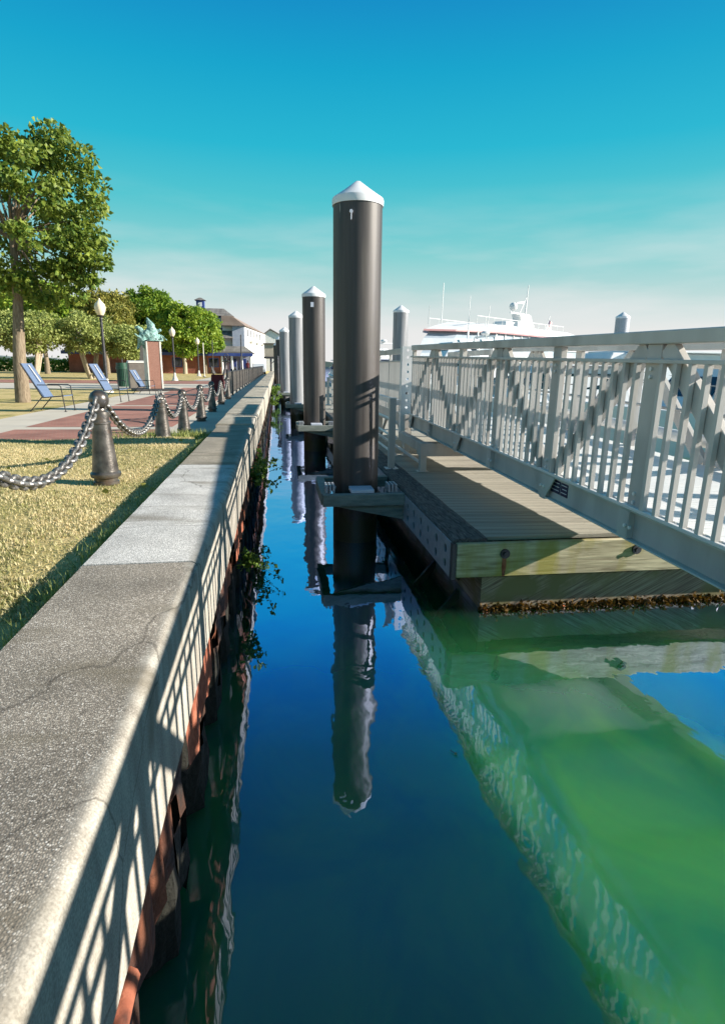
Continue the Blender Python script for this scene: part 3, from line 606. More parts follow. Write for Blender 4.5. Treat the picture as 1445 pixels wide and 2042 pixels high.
# ------------------------------------------------------------------ floating docks
def dock_plate(y0, y1, parent, xo):
    b_ = MB(); n = int(round((y1 - y0) / .34)); cw = (y1 - y0) / n; h = .345; hs = []
    for k in range(n):
        jr = .043 + .005 * math.sin(k * 2.3)
        hs += [(k * cw, (k + 1) * cw, 0, h / 2, (k + .5) * cw, h * .27, jr), (k * cw, (k + 1) * cw, h / 2, h, (k + .5) * cw, h * .70, jr)]
    holeplate(b_, (xo, y0, .385), (0, 1, 0), (0, 0, 1), (1, 0, 0), .014, y1 - y0, h, hs)
    return b_.build('perforated_plate', MT['galv'], parent, world=True)
def dock(label, x0, x1, y0, y1, near=False):
    t = thing('floating_dock', label, 'dock', (x0, y0, 0))
    # framing and flotation
    b_ = MB(); b_.box(x0 + .33, x1 - .1, y0 + .10, y1, -.55, .34); b_.build('float_timber', MT['log'], t, world=True)
    b_ = MB(); b_.box(x0 + .03, x0 + .10, y0 + .10, y1, .36, .70); b_.build('side_stringer', MT['wet_shade'], t, world=True)  # dark finish paints in the shade seen through the plate holes
    b_ = MB(); b_.box(x0 + .33, x0 + .42, y0 + .12, y1, .34, .70); b_.build('inner_stringer', MT['wet_shade'], t, world=True)
    if near:
        # boards one by one, then one joined mesh
        me = MB().box(0, x1 - x0 - .33, 0, .140, -.038, 0).mesh('deck_board')
        n = 90
        for k in range(n):
            link('deck_board', me, MT['deckboard'], t, (.325, .105 + .1445 * k, .752 + random.uniform(-.0022, .0022)), bevel=0)
        rest = MB(); yy = .105 + .1445 * n
        while yy < y1 - y0 - .15: rest.box(.325, x1 - x0 - .005, yy, yy + .14, .714, .752); yy += .1445
        tag(rest.build('deck_boards_beyond', MT['deckboard'], t), kind='stuff')
    else:
        b_ = MB(); yy = .01
        while yy < y1 - y0 - .15: b_.box(.325, x1 - x0, yy, yy + .14, .714, .752); yy += .1445
        tag(b_.build('deck_boards', MT['deckboard'], t), kind='stuff')
    b_ = MB(); L = y1 - y0; k = 0.0; prof = []
    # rough curb timber along the water side
    nn = int(L / .25); vs = []; fs = []
    for i in range(nn + 1):
        yy = y0 + (.0 if i == 0 else 0) + L * i / nn
        for (px, pz) in ((x0 - .012, .700), (x0 - .012, .752), (x0 + .01, .768), (x0 + .15, .775), (x0 + .165, .758), (x0 + .29, .775), (x0 + .322, .766), (x0 + .322, .70)):
            vs.append((px + random.uniform(-.006, .006), yy, pz + random.uniform(-.006, .006)))
    for i in range(nn):
        for j in range(8): fs.append((i * 8 + j, i * 8 + (j + 1) % 8, (i + 1) * 8 + (j + 1) % 8, (i + 1) * 8 + j))
    fs += [tuple(range(8)), tuple(nn * 8 + j for j in range(7, -1, -1))]
    b_.add(vs, fs); b_.build('curb_timber', MT['old_timber'], t, world=True)
    return t
D1 = dock('near floating dock with plank deck and mossy timber end beam', 1.61, 5.6, 5.10, 20.2, near=True)
D2 = dock('middle floating dock beyond the second black pile', 1.38, 5.4, 20.4, 42.0)
D3 = dock('farthest floating dock along the row of piles', .90, 4.9, 42.2, 64)
dock_plate(5.13, 8.19, D1, 1.585); dock_plate(8.5, 15.0, D1, 1.585)
# end beam: two planks' worth of timber with washers and a rust streak
b_ = MB(); b_.box(1.625, 5.6, 5.04, 5.10, .405, .738); b_.build('end_beam', MT['fascia'], D1, world=True, bevel=.006)
b_ = MB(); b_.box(1.583, 1.621, 5.05, 5.125, .385, .735); b_.build('corner_plate', MT['darkmetal'], D1, world=True)
for bx in (2.09, 3.43, 4.8):
    b_ = MB(); b_.tube([(bx, 5.045, .633), (bx, 5.022, .633)], .046, 20); b_.tube([(bx, 5.024, .633), (bx, 5.005, .633)], .022, 8); o = b_.build('bolt_washer', MT['black'], D1, world=True, sharp=30)
b_ = MB(); b_.add([(2.068, 5.0375, .592), (2.108, 5.0375, .592), (2.112, 5.0375, .50), (2.100, 5.0375, .408), (2.078, 5.0375, .408), (2.066, 5.0375, .50)], [(0, 1, 2, 3, 4, 5)]); b_.build('rust_streak', MT['rust_bright'], D1, world=True)
# knee brackets under the deck
for yy in (5.9, 6.9):
    b_ = MB(); b_.bar((1.68, yy, .40), (1.95, yy, .08), .05, .08); b_.build('knee_bracket', MT['wet_shade'], D1, world=True)

# weed and mussels round the waterline of the dock end
r_ = np.random.default_rng(3)
n_ = 5200; kp = np.stack([r_.uniform(1.93, 5.6, n_), 5.20 - np.abs(r_.normal(0, .035, n_)), r_.normal(-.0, .028, n_)], 1)
tag(link('seaweed_fringe', leaf_mesh('seaweed_fringe', kp, .045, up=.9, elong=1.7, seed=4), MT['kelp']), 'brown and orange weed hanging at the waterline of the near dock', 'seaweed', kind='stuff')
lf = leaf_mesh('leaf', [(0, 0, 0)], .05, seed=9)
for k, (x, y_) in enumerate(((1.98, 5.165), (2.62, 5.16), (2.79, 5.16))):
    b_ = MB(); b_.ball((0, 0, 0), .022, 8, 5, (1.6, .7, .6)); o = b_.build('sea_squirt', mat('orange_growth', (.55, .10, .03), (.65, .2, .05), 20, .5) if k == 0 else bpy.data.materials['orange_growth'], D1, (x - 1.61, y_ - 5.10, .012))

# bits afloat
for (x, y_, sz, m_, nm_, lb_) in ((1.04, 3.06, .035, 'leaf_brown', 'floating_leaf', 'small brown leaf and stalk floating beside the gangway reflection'),):
    t = thing(nm_, lb_, 'debris', (x, y_, .004)); fm = leaf_mesh('blade', [(0, 0, .004), (sz * .5, sz * .3, .004)], sz, up=.0, seed=3); 
    for v in fm.vertices: v.co.z = abs(v.co.z) * .15 + .003
    link('blade', fm, MT[m_], t); MB().tube([(0, 0, .004), (-sz * .6, sz * .9, .006)], .0022, 5).build('stalk', MT['bark'] if m_ != 'white' else MT['white'], t)

# pile guides: timber frames with pads and rollers
def pile_guide(x, y, xd, label):
    t = thing('pile_guide', label, 'pile guide', (x, y, 0), 0, 'timber guides around the dock piles')
    xl = -.49; xr = xd - x
    for yy in (-.66, .55):
        b_ = MB(); b_.box(xl, xr, yy, yy + .11, .60, .752); b_.build('guide_beam', MT['guide_timber'], t, bevel=.006)
    b_ = MB(); b_.box(xl - .02, xl + .10, -.545, .545, .60, .750); b_.build('end_beam', MT['guide_timber'], t, bevel=.006)
    b_ = MB(); b_.box(-.13, .17, -.60, -.315, .754, .80); b_.build('wear_pad', MT['pad'], t, bevel=.008)
    for sx_ in (xl + .04, .36):
        for q in range(3):
            b_ = MB(); b_.box(sx_ + q * .045, sx_ + .028 + q * .045, -.54, -.30, .752, .85); b_.build('roller_bracket', MT['galv'], t)
        b_ = MB(); b_.tube([(sx_ - .01, -.42, .80), (sx_ + .14, -.42, .80)], .022, 8); b_.build('roller_pin', MT['galv'], t)
    b_ = MB(); b_.prism([(xl + .1, .60), (xr, .60), (xr, .40)], -.60, -.565, 'y'); b_.build('gusset', MT['guide_timber'], t)
    return t
for (x, y_, xd, lb_) in ((1.03, 7.86, 1.585, 'timber guide frame with pale pads around the nearest black pile'), (1.01, 16.6, 1.585, 'timber guide frame around the second black pile'),
                      (.824, 25.5, 1.36, 'timber guide frame at the foot of the light grey pile'), (.482, 36.0, 1.36, 'timber guide frame at the foot of the fourth pile'), (.243, 48, .885, 'timber guide frame at the foot of the fifth pile')):
    pile_guide(x, y_, xd, lb_)

# ------------------------------------------------------------------ gangway
G = thing('gangway', 'grey aluminium truss gangway with balusters and pale plank deck', 'gangway', (2.28, 10.22, 1.305), rot=(.017, 0, .011))
L0, L1 = -16.0, 0.0
WID = 1.70
A_, AL = MT['alu'], MT['alu_light']
def gbox(name, x0, x1, y0, y1, z0, z1, m_=A_, bevel=.004): return MB().box(x0, x1, y0, y1, z0, z1).build(name, m_, G, bevel=bevel)
for sx_ in (0, 1):
    X = lambda v: v if sx_ == 0 else WID - v
    def xb(a, b_): p, q = X(a), X(b_); return min(p, q), max(p, q)
    a, b2 = xb(.0, .13); gbox('top_chord', a, b2, L0, L1, 1.302, 1.385, bevel=.008)
    a, b2 = xb(.045, .06); gbox('stringer_web', a, b2, L0, L1, .012, .205)
    a, b2 = xb(.0, .10); gbox('stringer_flange', a, b2, L0, L1, .0, .012); gbox('stringer_flange', a, b2, L0, L1, .205, .217)
    nodes_y = [-.06] + [-.06 - 1.315 * k for k in range(1, 13)]
    for k, yy in enumerate(nodes_y):
        a, b2 = xb(.02, .075); w = .072 if k else .05
        gbox('post', a, b2, yy - w, yy + w, .217, 1.302)
        # bracket below: alternating flared gussets and plain stiffeners
        if k % 2 == 0:
            p = [(yy - .055, .0), (yy + .055, .0), (yy + .21, .205), (yy - .21, .205)] if k else [(yy - .06, .0), (yy + .05, .0), (yy + .05, .205), (yy - .17, .205)]
            mb = MB(); mb.prism(p, X(.0), X(.012), 'x'); mb.build('gusset', A_, G)
            mb = MB(); mb.box(min(X(.012), X(.045)), max(X(.012), X(.045)), yy - .05, yy - .042, .012, .204); mb.build('stiffener', A_, G)
            mb = MB(); mb.box(min(X(.0), X(.1)), max(X(.0), X(.1)), yy - .06, yy + .06, -.07, -.001) if False else mb.box(min(X(.002), X(.098)), max(X(.002), X(.098)), yy - .05, yy + .05, -.014, -.001); mb.build('base_plate', A_, G)
        else:
            mb = MB(); mb.box(min(X(.0), X(.045)), max(X(.0), X(.045)), yy - .045, yy + .045, -.0, .2045) if False else mb.box(min(X(.001), X(.044)), max(X(.001), X(.044)), yy + .0, yy + .01, .013, .2045); mb.build('stiffener', A_, G)
            mb = MB(); mb.box(min(X(.001), X(.012)), max(X(.001), X(.012)), yy + .012, yy + .12, .013, .2045); mb.build('splice_plate', A_, G)
    for k in range(12):
        ya, yb = nodes_y[k], nodes_y[k + 1]
        lowfirst = (k % 2 == 0)
        za, zb = (.25, 1.29) if lowfirst else (1.29, .25)
        mb = MB(); mb.bar((X(.052), ya - .10, za), (X(.052), yb + .10, zb), .05, .125, up=(0, 1, 0) if False else (0, 0, 1)); mb.build('diagonal', A_, G, bevel=.004)
    # inner handrails
    for z_, r_h in (((1.18, .022),) if sx_ == 0 else ((.74, .016),)):
        mb = MB(); mb.tube([(X(.19), L0, z_), (X(.19), L1, z_)], r_h, 10); mb.build('handrail', A_, G)
        for yy in nodes_y[::2]:
            mb = MB(); mb.bar((X(.075), yy, z_), (X(.19), yy, z_), .02, .02); mb.build('handrail_bracket', A_, G)
# guard panel on the water side
gbox('guard_rail', -.012, .022, L0, L1, 1.185, 1.210, bevel=.003)
gbox('guard_rail', -.012, .022, L0, L1, .222, .245, AL, bevel=.003)
bal = MB().box(-.016, .016, -.016, .016, 0, .940).mesh('baluster')
np_ = 0; yy = -.19
while yy > L0:
    if min(abs(yy - q) for q in nodes_y) > .07: link('baluster', bal, A_, G, (.005, yy, .245)); np_ += 1
    yy -= .1315
bolt = MB().tube([(0, 0, 0), (-.012, 0, 0)], .013, 8).mesh('bolt_head')
for q in nodes_y:
    for z_ in (.27, .33, 1.10, 1.15): link('bolt_head', bolt, MT['alu_light'], G, (.0195, q, z_))
    for dy in (-.03, .03): link('bolt_head', bolt, MT['alu_light'], G, (.0, q + dy, .10))
# deck planks
pl = MB()
for q in range(3): pl.box(0, WID - .06, .003 + q * .0485, .047 + q * .0485, .0, .006)
pl.box(0, WID - .06, .0, .147, -.025, .0); plm = pl.mesh('deck_plank')
yy = -.16
while yy > L0: link('deck_plank', plm, MT['white'], G, (.03, yy, .246)); yy -= .150
# cross beams below the deck
for k, q in enumerate(nodes_y): gbox('cross_beam', .062, WID - .062, q - .04, q + .04, .05, .19, A_, 0)
mb = MB(); mb.tube([(WID + .09, L0, .44), (WID + .09, L1, .44)], .062, 14); mb.build('conduit_pipe', MT['alu_light'], G)
# two small navy notice plates on the stringer
for (ya, yb) in ((-5.70, -5.58), (-5.565, -5.40)):
    o = gbox('notice_plate', .040, .0445, -(-ya) if False else ya, yb, .070, .180, MT['navy'], 0)
    for q in range(3):
        mb = MB(); zz = .165 - q * .032; mb.box(.0385, .0402, ya + .012, yb - .012 - .02 * (q % 2), zz - .006, zz); mb.build('notice_lettering', MT['white'], o)

# transition platform behind the gangway
PF = thing('landing_platform', 'grey aluminium landing platform on legs at the far end of the gangway', 'platform', (2.2, 8.8, .755))
def pbox(name, x0, x1, y0, y1, z0, z1, m_=A_, bevel=.004): return MB().box(x0, x1, y0, y1, z0, z1).build(name, m_, PF, world=True, bevel=bevel)
for (x, y_) in ((2.20, 8.80), (3.86, 8.80), (2.30, 10.45), (3.86, 10.45), (2.30, 13.3), (3.86, 13.3)):
    pbox('leg', x - .05, x + .05, y_ - .05, y_ + .05, .752, 1.0 if y_ < 9 else 1.25); pbox('foot_plate', x - .09, x + .09, y_ - .09, y_ + .09, .753, .764)
pbox('beam', 2.14, 3.95, 8.70, 8.95, 1.002, 1.20); pbox('beam', 2.14, 2.26, 8.95, 10.40, 1.06, 1.20)
pbox('stretcher', 2.17, 2.21, 8.86, 13.2, .86, .90, AL); pbox('stretcher', 3.84, 3.88, 8.86, 13.2, .86, .90, AL)
for (a, b2) in (((2.30, 10.5, .80), (2.30, 11.2, 1.25)), ((2.30, 13.2, .80), (2.30, 12.5, 1.25))):
    mb = MB(); mb.bar(a, b2, .04, .06); mb.build('brace', A_, PF, world=True)
pbox('edge_beam', 2.24, 2.32, 10.36, 13.5, 1.252, 1.50); pbox('edge_beam', 3.86, 3.94, 10.36, 13.5, 1.252, 1.50)
pbox('platform_deck', 2.325, 3.855, 10.36, 13.5, 1.44, 1.51, MT['white'])
pbox('platform_rail', 2.25, 2.31, 10.70, 13.5, 2.56, 2.66); pbox('platform_rail', 2.265, 2.295, 10.70, 13.5, 2.42, 2.445)
pbox('platform_rail', 3.87, 3.93, 10.70, 13.5, 2.56, 2.66)
for y_ in (10.76, 12.1, 13.42): pbox('platform_post', 2.255, 2.305, y_ - .03, y_ + .03, 1.502, 2.558); pbox('platform_post', 3.875, 3.925, y_ - .03, y_ + .03, 1.502, 2.558)
bal2 = MB().box(-.013, .013, -.013, .013, 0, .918).mesh('platform_baluster'); y_ = 10.84
while y_ < 13.36:
    if abs(y_ - 12.1) > .05: link('platform_baluster', bal2, A_, PF, (.08, y_ - 8.8, .747))
    y_ += .085
# lifting column with a row of holes
b_ = MB(); n = 13; h = 1.62 / n
holeplate(b_, (2.19, 10.50, 1.06), (1, 0, 0), (0, 0, 1), (0, 1, 0), .014, .2, 1.62, [(0, .2, k * h, (k + 1) * h, .10, (k + .5) * h, .024) for k in range(n)], 12)
b_.build('lift_column', AL, PF, world=True); pbox('lift_column_side', 2.376, 2.39, 10.515, 10.66, 1.06, 2.68, AL, 0); pbox('lift_column_side', 2.19, 2.204, 10.515, 10.66, 1.06, 2.68, AL, 0)

# low railing along the dock
def dock_rail(label, x, y0, y1, n):
    t = thing('dock_railing', label, 'railing', (x, y0, .755))
    for k in range(n):
        yy = (y1 - y0) * k / (n - 1); b_ = MB(); b_.box(-.05, .05, yy - .05, yy + .05, .02, 1.10); b_.build('post', A_, t, bevel=.004)
        b_ = MB(); b_.box(-.10, .10, yy - .10, yy + .10, .005, .02); b_.build('foot_plate', AL, t)
        b_ = MB(); b_.box(-.055, .055, yy - .055, yy + .055, 1.10, 1.115); b_.build('post_cap', AL, t)
    for z_ in (.22, .48, .74):
        b_ = MB(); b_.tube([(.07, 0, z_), (.07, y1 - y0, z_)], .02, 8); b_.build('rail', AL, t)
    b_ = MB(); b_.box(.052, .12, 0, y1 - y0, 1.00, 1.08); b_.build('rail', AL, t)
    return t
dock_rail('low grey railing on the near dock beside the tall black pile', 1.655 + .1, 9.05, 15.4, 4)
dock_rail('low grey railing on the dock behind the second black pile', 2.05, 16.2, 24.5, 5)

# ------------------------------------------------------------------ bollards and chains
def bollard_parts(t, ball=True):
    prof = [(.0, 0), (.112, 0), (.112, .025), (.100, .032), (.102, .055), (.124, .066), (.131, .080), (.131, .098), (.120, .112), (.114, .118), (.112, .130), (.100, .24), (.088, .36), (.078, .50), (.075, .535),
            (.083, .540), (.083, .556), (.072, .562), (.069, .585), (.074, .612), (.070, .640), (.050, .658), (.046, .672)]
    prof += [(.0, .672)] if not ball else []
    b_ = MB(); b_.lathe(prof, 28); b_.build('post', MT['iron'], t, sharp=30)
    if ball:
        b_ = MB(); b_.ball((0, 0, .75), .082, 24, 14); b_.build('ball_finial', MT['iron'], t)
    else:
        b_ = MB(); b_.lathe([(.045, .672), (.062, .678), (.062, .70), (0, .704)], 20); b_.build('broken_top', MT['iron'], t, sharp=30)
    for s_ in (-1, 1):
        b_ = MB(); b_.tube([(0, s_ * .055, .72), (0, s_ * .10, .735), (0, s_ * .10, .765), (0, s_ * .06, .765)], .009, 6); b_.build('chain_eye', MT['chain'], t)
BL = [(-1.40, 2.55, 1.29, True, 'cast iron ball-top bollard at the left edge, nearest the camera'), (-1.547, 5.483, 1.278, True, 'large cast iron ball-top bollard standing in the grass'),
      (-1.686, 8.99, 1.185, False, 'cast iron bollard with its ball missing, at the edge of the grass'), (-1.758, 11.48, 1.046, True, 'ball-top bollard just beyond the one with no ball'),
      (-1.763, 14.14, 1.046, True, 'fourth iron bollard from the camera, on the path by the wall'), (-1.807, 17.0, 1.046, True, 'fifth iron bollard from the camera, on the path by the wall'),
      (-1.85, 20.2, 1.046, False, 'short cast iron bollard without a ball, sixth along the wall'), (-1.87, 23.2, 1.046, True, 'last iron bollard, at the start of the far metal fence')]
b0 = None
for (x, y_, z_, ball, lb_) in BL:
    t = thing('bollard', lb_, 'bollard', (x, y_, z_), 0, 'iron bollards along the seawall')
    bollard_parts(t, ball)
lk = MB(); path = []
for k in range(14):
    a = 2 * PI * k / 14; path.append((.031 * math.cos(a), 0, .022 * math.copysign(1, math.sin(a)) * (1 if abs(math.sin(a)) > .2 else 0) + .029 * math.sin(a)))
path.append(path[0]); lk.tube([(p[0], p[1], p[2]) for p in path], .0150, 6, caps=False); lkm = lk.mesh('chain_link', 80)
def chain(pa, pb, sag, label, pitch=.073):
    pa, pb = Vector(pa), Vector(pb); t = thing('chain', label, 'chain', pa, 0, 'chains hanging between the bollards')
    P_ = lambda s_: pa.lerp(pb, s_) - Vector((0, 0, sag * (1 - (2 * s_ - 1) ** 2)))
    N_ = 400; pts = [P_(i / N_) for i in range(N_ + 1)]; acc = 0; nxt = pitch * .5; k = 0
    for i in range(N_):
        d = pts[i + 1] - pts[i]; acc += d.length
        if acc >= nxt:
            nxt += pitch; q = d.to_track_quat('Z', 'Y'); e = (q.to_matrix() @ Matrix.Rotation((k % 2) * PI / 2 + .25, 3, 'Z')).to_euler()
            link('chain_link', lkm, MT['chain'], t, pts[i] - pa, rot=e); k += 1
nm = ['nearest the camera, running out of the left edge', 'between the large bollard in the grass and the broken one', 'between the broken bollard and the third ball-top', 'third along, over the brick paving', 'fourth along, beside the path', 'fifth along, far down the path', 'farthest down the path']
for k in range(7):
    a, b2 = BL[k], BL[k + 1]
    chain((a[0], a[1] + .10, a[2] + .745 - (0 if a[3] else .03)), (b2[0], b2[1] - .10, b2[2] + .745 - (0 if b2[3] else .03)), .42 if k < 2 else .36, 'galvanised chain ' + nm[k], .073 if k < 4 else .085)

# ------------------------------------------------------------------ near grass blades
def grass(name, n, fx, size, m_, seed):
    r = np.random.default_rng(seed); P_ = fx(r, n); n = len(P_); h = size * r.uniform(.4, 1.3, n); ang = r.uniform(0, 2 * PI, n); lean = r.uniform(.1, .9, n)
    w = .0035 + .003 * r.random(n)
    dx, dy = np.cos(ang), np.sin(ang); z = P_[:, 2]
    v = np.stack([np.stack([P_[:, 0] - dy * w, P_[:, 1] + dx * w, z], 1), np.stack([P_[:, 0] + dy * w, P_[:, 1] - dx * w, z], 1), np.stack([P_[:, 0] + dx * h * lean, P_[:, 1] + dy * h * lean, z + h * np.sqrt(1 - (lean * .8) ** 2)], 1)], 1).reshape(-1, 3)
    f = np.arange(n * 3, dtype=np.int32)
    me = bpy.data.meshes.new(name); me.vertices.add(len(v)); me.vertices.foreach_set('co', v.ravel().astype(np.float32)); me.loops.add(n * 3); me.loops.foreach_set('vertex_index', f)
    me.polygons.add(n); me.polygons.foreach_set('loop_start', np.arange(0, n * 3, 3, dtype=np.int32)); me.update(calc_edges=True)
    return link(name, me, m_)
def fx1(r, n):
    y_ = 2.4 + 7.3 * r.random(n); x = -.96 - (.3 + .55 * y_) * r.random(n) ** 1.0
    bare = np.sin(x * 3.1 + 1.7 * np.sin(y_ * 1.3)) * np.sin(y_ * 2.3 + 1.1 * np.sin(x * 2.7)) + .4 * np.sin(x * 7.3 + y_ * 5.1)
    keep = (bare < .45) | (r.random(n) < .25); x, y_ = x[keep], y_[keep]
    return np.stack([x, y_, np.array([ground_z(a, b) for a, b in zip(x, y_)]) - .003], 1)
tag(grass('grass', 130000, fx1, .026, MT['grass'], 5), 'short dry grass on the bank behind the seawall', 'grass', kind='stuff')
def fx2(r, n):
    x = np.where(r.random(n) < .5, -1.25 + r.normal(0, .16, n), -1.8 + r.normal(0, .35, n)); y_ = 9.55 + r.normal(0, .22, n)
    x = np.minimum(x, -.97)
    return np.stack([x, y_, np.array([ground_z(a, b) for a, b in zip(x, y_)])], 1)
tag(grass('tall_grass', 2600, fx2, .16, leafmat('green_blade', (.12, .18, .04), (.42, .44, .14), 4, .3, 40), 6), 'longer grass tuft at the corner of the path by the third bollard', 'grass', kind='stuff')

def fx3(r, n):
    y_ = 2.0 + 7.6 * r.random(n); y_ = y_[np.sin(y_ * 4.1) + np.sin(y_ * 9.7 + 1) > -.3 - r.random(n)]; x = -.965 - np.abs(r.normal(0, .035, len(y_)))
    return np.stack([x, y_, np.array([ground_z(a, b) for a, b in zip(x, y_)])], 1)
tag(grass('wall_edge_grass', 4200, fx3, .085, bpy.data.materials['green_blade'], 8), 'ragged taller grass growing along the back of the wall', 'grass', kind='stuff')
lp = RNG.uniform(0, 1, (70, 2)); lp = np.stack([-1.0 - 2.6 * lp[:, 0], 2.8 + 6.4 * lp[:, 1], np.zeros(70)], 1); lp[:, 2] = [ground_z(a, b) + .02 for a, b, _ in lp]
tag(link('fallen_leaves', leaf_mesh('fallen_leaves', lp, .05, up=.1, elong=1.4, seed=12), MT['leaf_brown']), 'brown fallen leaves scattered on the bank of dry grass', 'leaves', kind='stuff')

# weeds growing out of the wall
def weed(name, label, base, n, spread, size, seed, reach=(.2, 0, .25)):
    t = thing(name, label, 'plant', base); rr = random.Random(seed); pts = []; mb = MB()
    for k in range(n):
        e = Vector((abs(rr.gauss(0, 1)) * reach[0] + .04, rr.gauss(0, spread), rr.uniform(.1, 1) * reach[2])); m_ = e * .5 + Vector((.05, 0, .04))
        mb.tube([(0, 0, 0), m_, e], [.005, .004, .002], 4)
        for q in range(16):
            s_ = rr.uniform(.3, 1); p = m_.lerp(e, s_) if s_ > .5 else m_ * (s_ * 2); pts.append(p + Vector((rr.gauss(0, .018), rr.gauss(0, .018), rr.gauss(0, .018))))
    mb.build('stem', MT['leaf_weed'], t); link('leaves', leaf_mesh('leaves', pts, size, up=0, seed=seed), MT['leaf_weed'], t)
weed('wall_weed', 'bushy green weed sprouting from the wall near the stepped coping', (-.42, 8.6, .66), 26, .55, .055, 2, (.16, 0, .34))
weed('wall_weed', 'small dark weed leaning over the water under the bleached coping', (-.42, 5.55, .42), 12, .22, .045, 3, (.16, 0, .1))
weed('wall_weed', 'far tuft of green weeds on the wall below the raised hut', (-.40, 38, .55), 22, 2.0, .11, 4, (.3, 0, .5))
weed('wall_weed', 'second far tuft of weeds at the foot of the wall', (-.40, 30, .45), 16, 1.2, .09, 5, (.25, 0, .4))

# ------------------------------------------------------------------ park furniture
def chair(label, loc, rz):
    t = thing('lounge_chair', label, 'chair', loc, rz, 'blue sling chairs on the lawn')
    # faces +x; back leans to -x
    for s_ in (-.30, .30):
        mb = MB(); mb.tube([(.42, s_, 0), (.38, s_, .42), (.36, s_, .66), (.30, s_, .70), (-.25, s_, .70)], .014, 6); mb.build('arm_frame', MT['darkmetal'], t)
        mb = MB(); mb.tube([(-.50, s_, 0), (-.14, s_, .40)], .014, 6); mb.build('leg', MT['darkmetal'], t)
        mb = MB(); mb.tube([(.40, s_, .42), (-.14, s_, .37), (-.62, s_, 1.25)], .015, 6); mb.build('side_frame', MT['darkmetal'], t)
        mb = MB(); mb.box(.39, .45, s_ - .03, s_ + .03, 0, .012); mb.build('foot', MT['darkmetal'], t)
    mb = MB(); mb.hexa([(.40, -.28, .405), (.40, .28, .405), (-.14, .28, .355), (-.14, -.28, .355), (.40, -.28, .43), (.40, .28, .43), (-.14, .28, .38), (-.14, -.28, .38)]); mb.build('seat', MT['sling'], t)
    mb = MB(); mb.hexa([(-.12, -.28, .38), (-.12, .28, .38), (-.16, .28, .37), (-.16, -.28, .37), (-.60, -.28, 1.25), (-.60, .28, 1.25), (-.64, .28, 1.24), (-.64, -.28, 1.24)]); bk = mb.build('backrest', MT['sling'], t)
    mb = MB(); mb.bar((-.285, 0, .77), (-.55, 0, 1.21), .035, .012, up=(1, 0, .4)); mb.build('strap', MT['stone'], bk)
    return t
chair('large blue sling chair nearest the ball-top bollard', (-5.62, 21.6, 1.045), rad(-12))
chair('smaller blue sling chair by the grey cabinet and pedestal', (-5.72, 27.2, 1.045), rad(-18)).scale = (.86, .86, .80)
chair('blue sling chair cut off at the left edge of the photo', (-6.02, 17.2, 1.045), rad(-5))

def bin_(loc):
    t = thing('litter_bin', 'dark green slatted litter bin beside the grey cabinet', 'bin', loc)
    mb = MB(); mb.lathe([(.0, 0), (.30, 0), (.30, .06), (.27, .07), (.27, .95), (.0, .95)], 20); mb.build('body', MT['bin'], t, sharp=30)
    for k in range(20):
        a = 2 * PI * k / 20; mb = MB(); mb.box(.275, .295, -.03, .03, .07, .93); o = mb.build('slat', MT['bin'], t); o.rotation_euler = (0, 0, a)
    mb = MB(); mb.lathe([(.30, .93), (.33, .94), (.33, 1.10), (.30, 1.11), (.30, 1.30), (.22, 1.30), (.22, .96)], 20); mb.build('rim', MT['bin'], t, sharp=30)
bin_((-8.55, 35.2, 1.045))
t = thing('utility_cabinet', 'grey metal utility cabinet with sloping top beside the green bin', 'cabinet', (-7.1, 32.8, 1.045), rad(18))
MB().box(-.55, .55, -.45, .45, 0, 1.30).build('body', MT['taupe'], t, bevel=.02)
MB().hexa([(-.58, -.48, 1.302), (.58, -.48, 1.302), (.58, .48, 1.302), (-.58, .48, 1.302), (-.54, -.44, 1.36), (.54, -.44, 1.36), (.54, .44, 1.42), (-.54, .44, 1.42)]).build('lid', MT['stone'], t)
MB().box(.551, .566, -.40, .40, .08, 1.24).build('door', MT['stone'], t)  # paler than the body: the sunlit side put into the colour
t = thing('concrete_pylon', 'tapered grey concrete pylon behind the sculpture', 'pylon', (-7.35, 36.2, 1.045))
MB().hexa([(-.52, -.4, 0), (.52, -.4, 0), (.52, .4, 0), (-.52, .4, 0), (-.26, -.3, 2.5), (.34, -.3, 2.6), (.34, .3, 2.6), (-.26, .3, 2.5)]).build('shaft', MT['taupe'], t, bevel=.01)
MB().box(-.62, .62, -.5, .5, 0, .14).build('plinth', MT['stone'], t)

# sculpture on its pedestal
t = thing('pedestal', 'tall red granite pedestal with pale edges under the green sculpture', 'pedestal', (-5.95, 30.4, 1.045), rad(22))
MB().box(-.26, .28, -.42, .42, .10, 2.30).build('shaft', MT['pedestal'], t, bevel=.01)
MB().box(.284, .36, -.44, .44, .10, 2.32).build('edge_slab', MT['stone'], t, bevel=.008); MB().box(-.32, -.264, -.44, .44, .10, 2.30).build('edge_slab', MT['stone'], t, bevel=.008)
MB().box(-.95, 1.05, -.75, .75, 0, .10).build('base', MT['darkmetal'], t)
MB().box(-.26, .48, -.48, .48, 2.322, 2.37).build('top_slab', MT['verdigris'], t)
t = thing('bronze_sculpture', 'verdigris bronze sculpture of a rearing winged form on the red pedestal', 'sculpture', (-5.95, 30.4, 3.40), rad(22))
t.scale = (.80, .80, .80)
mb = MB()
def lob(pts, rs, n=10): mb.tube(pts, rs, n)
lob([(-.62, .05, -.30), (-.58, 0, -.02), (-.42, 0, .22), (-.15, 0, .36), (.12, 0, .32), (.34, 0, .20)], [.10, .19, .26, .30, .27, .14], 14)   # trunk of the form
lob([(.02, 0, .2), (.10, 0, .60), (.02, .02, .95), (-.10, .02, 1.22), (-.16, .02, 1.30)], [.24, .27, .20, .08, .02], 14)                       # upright fin
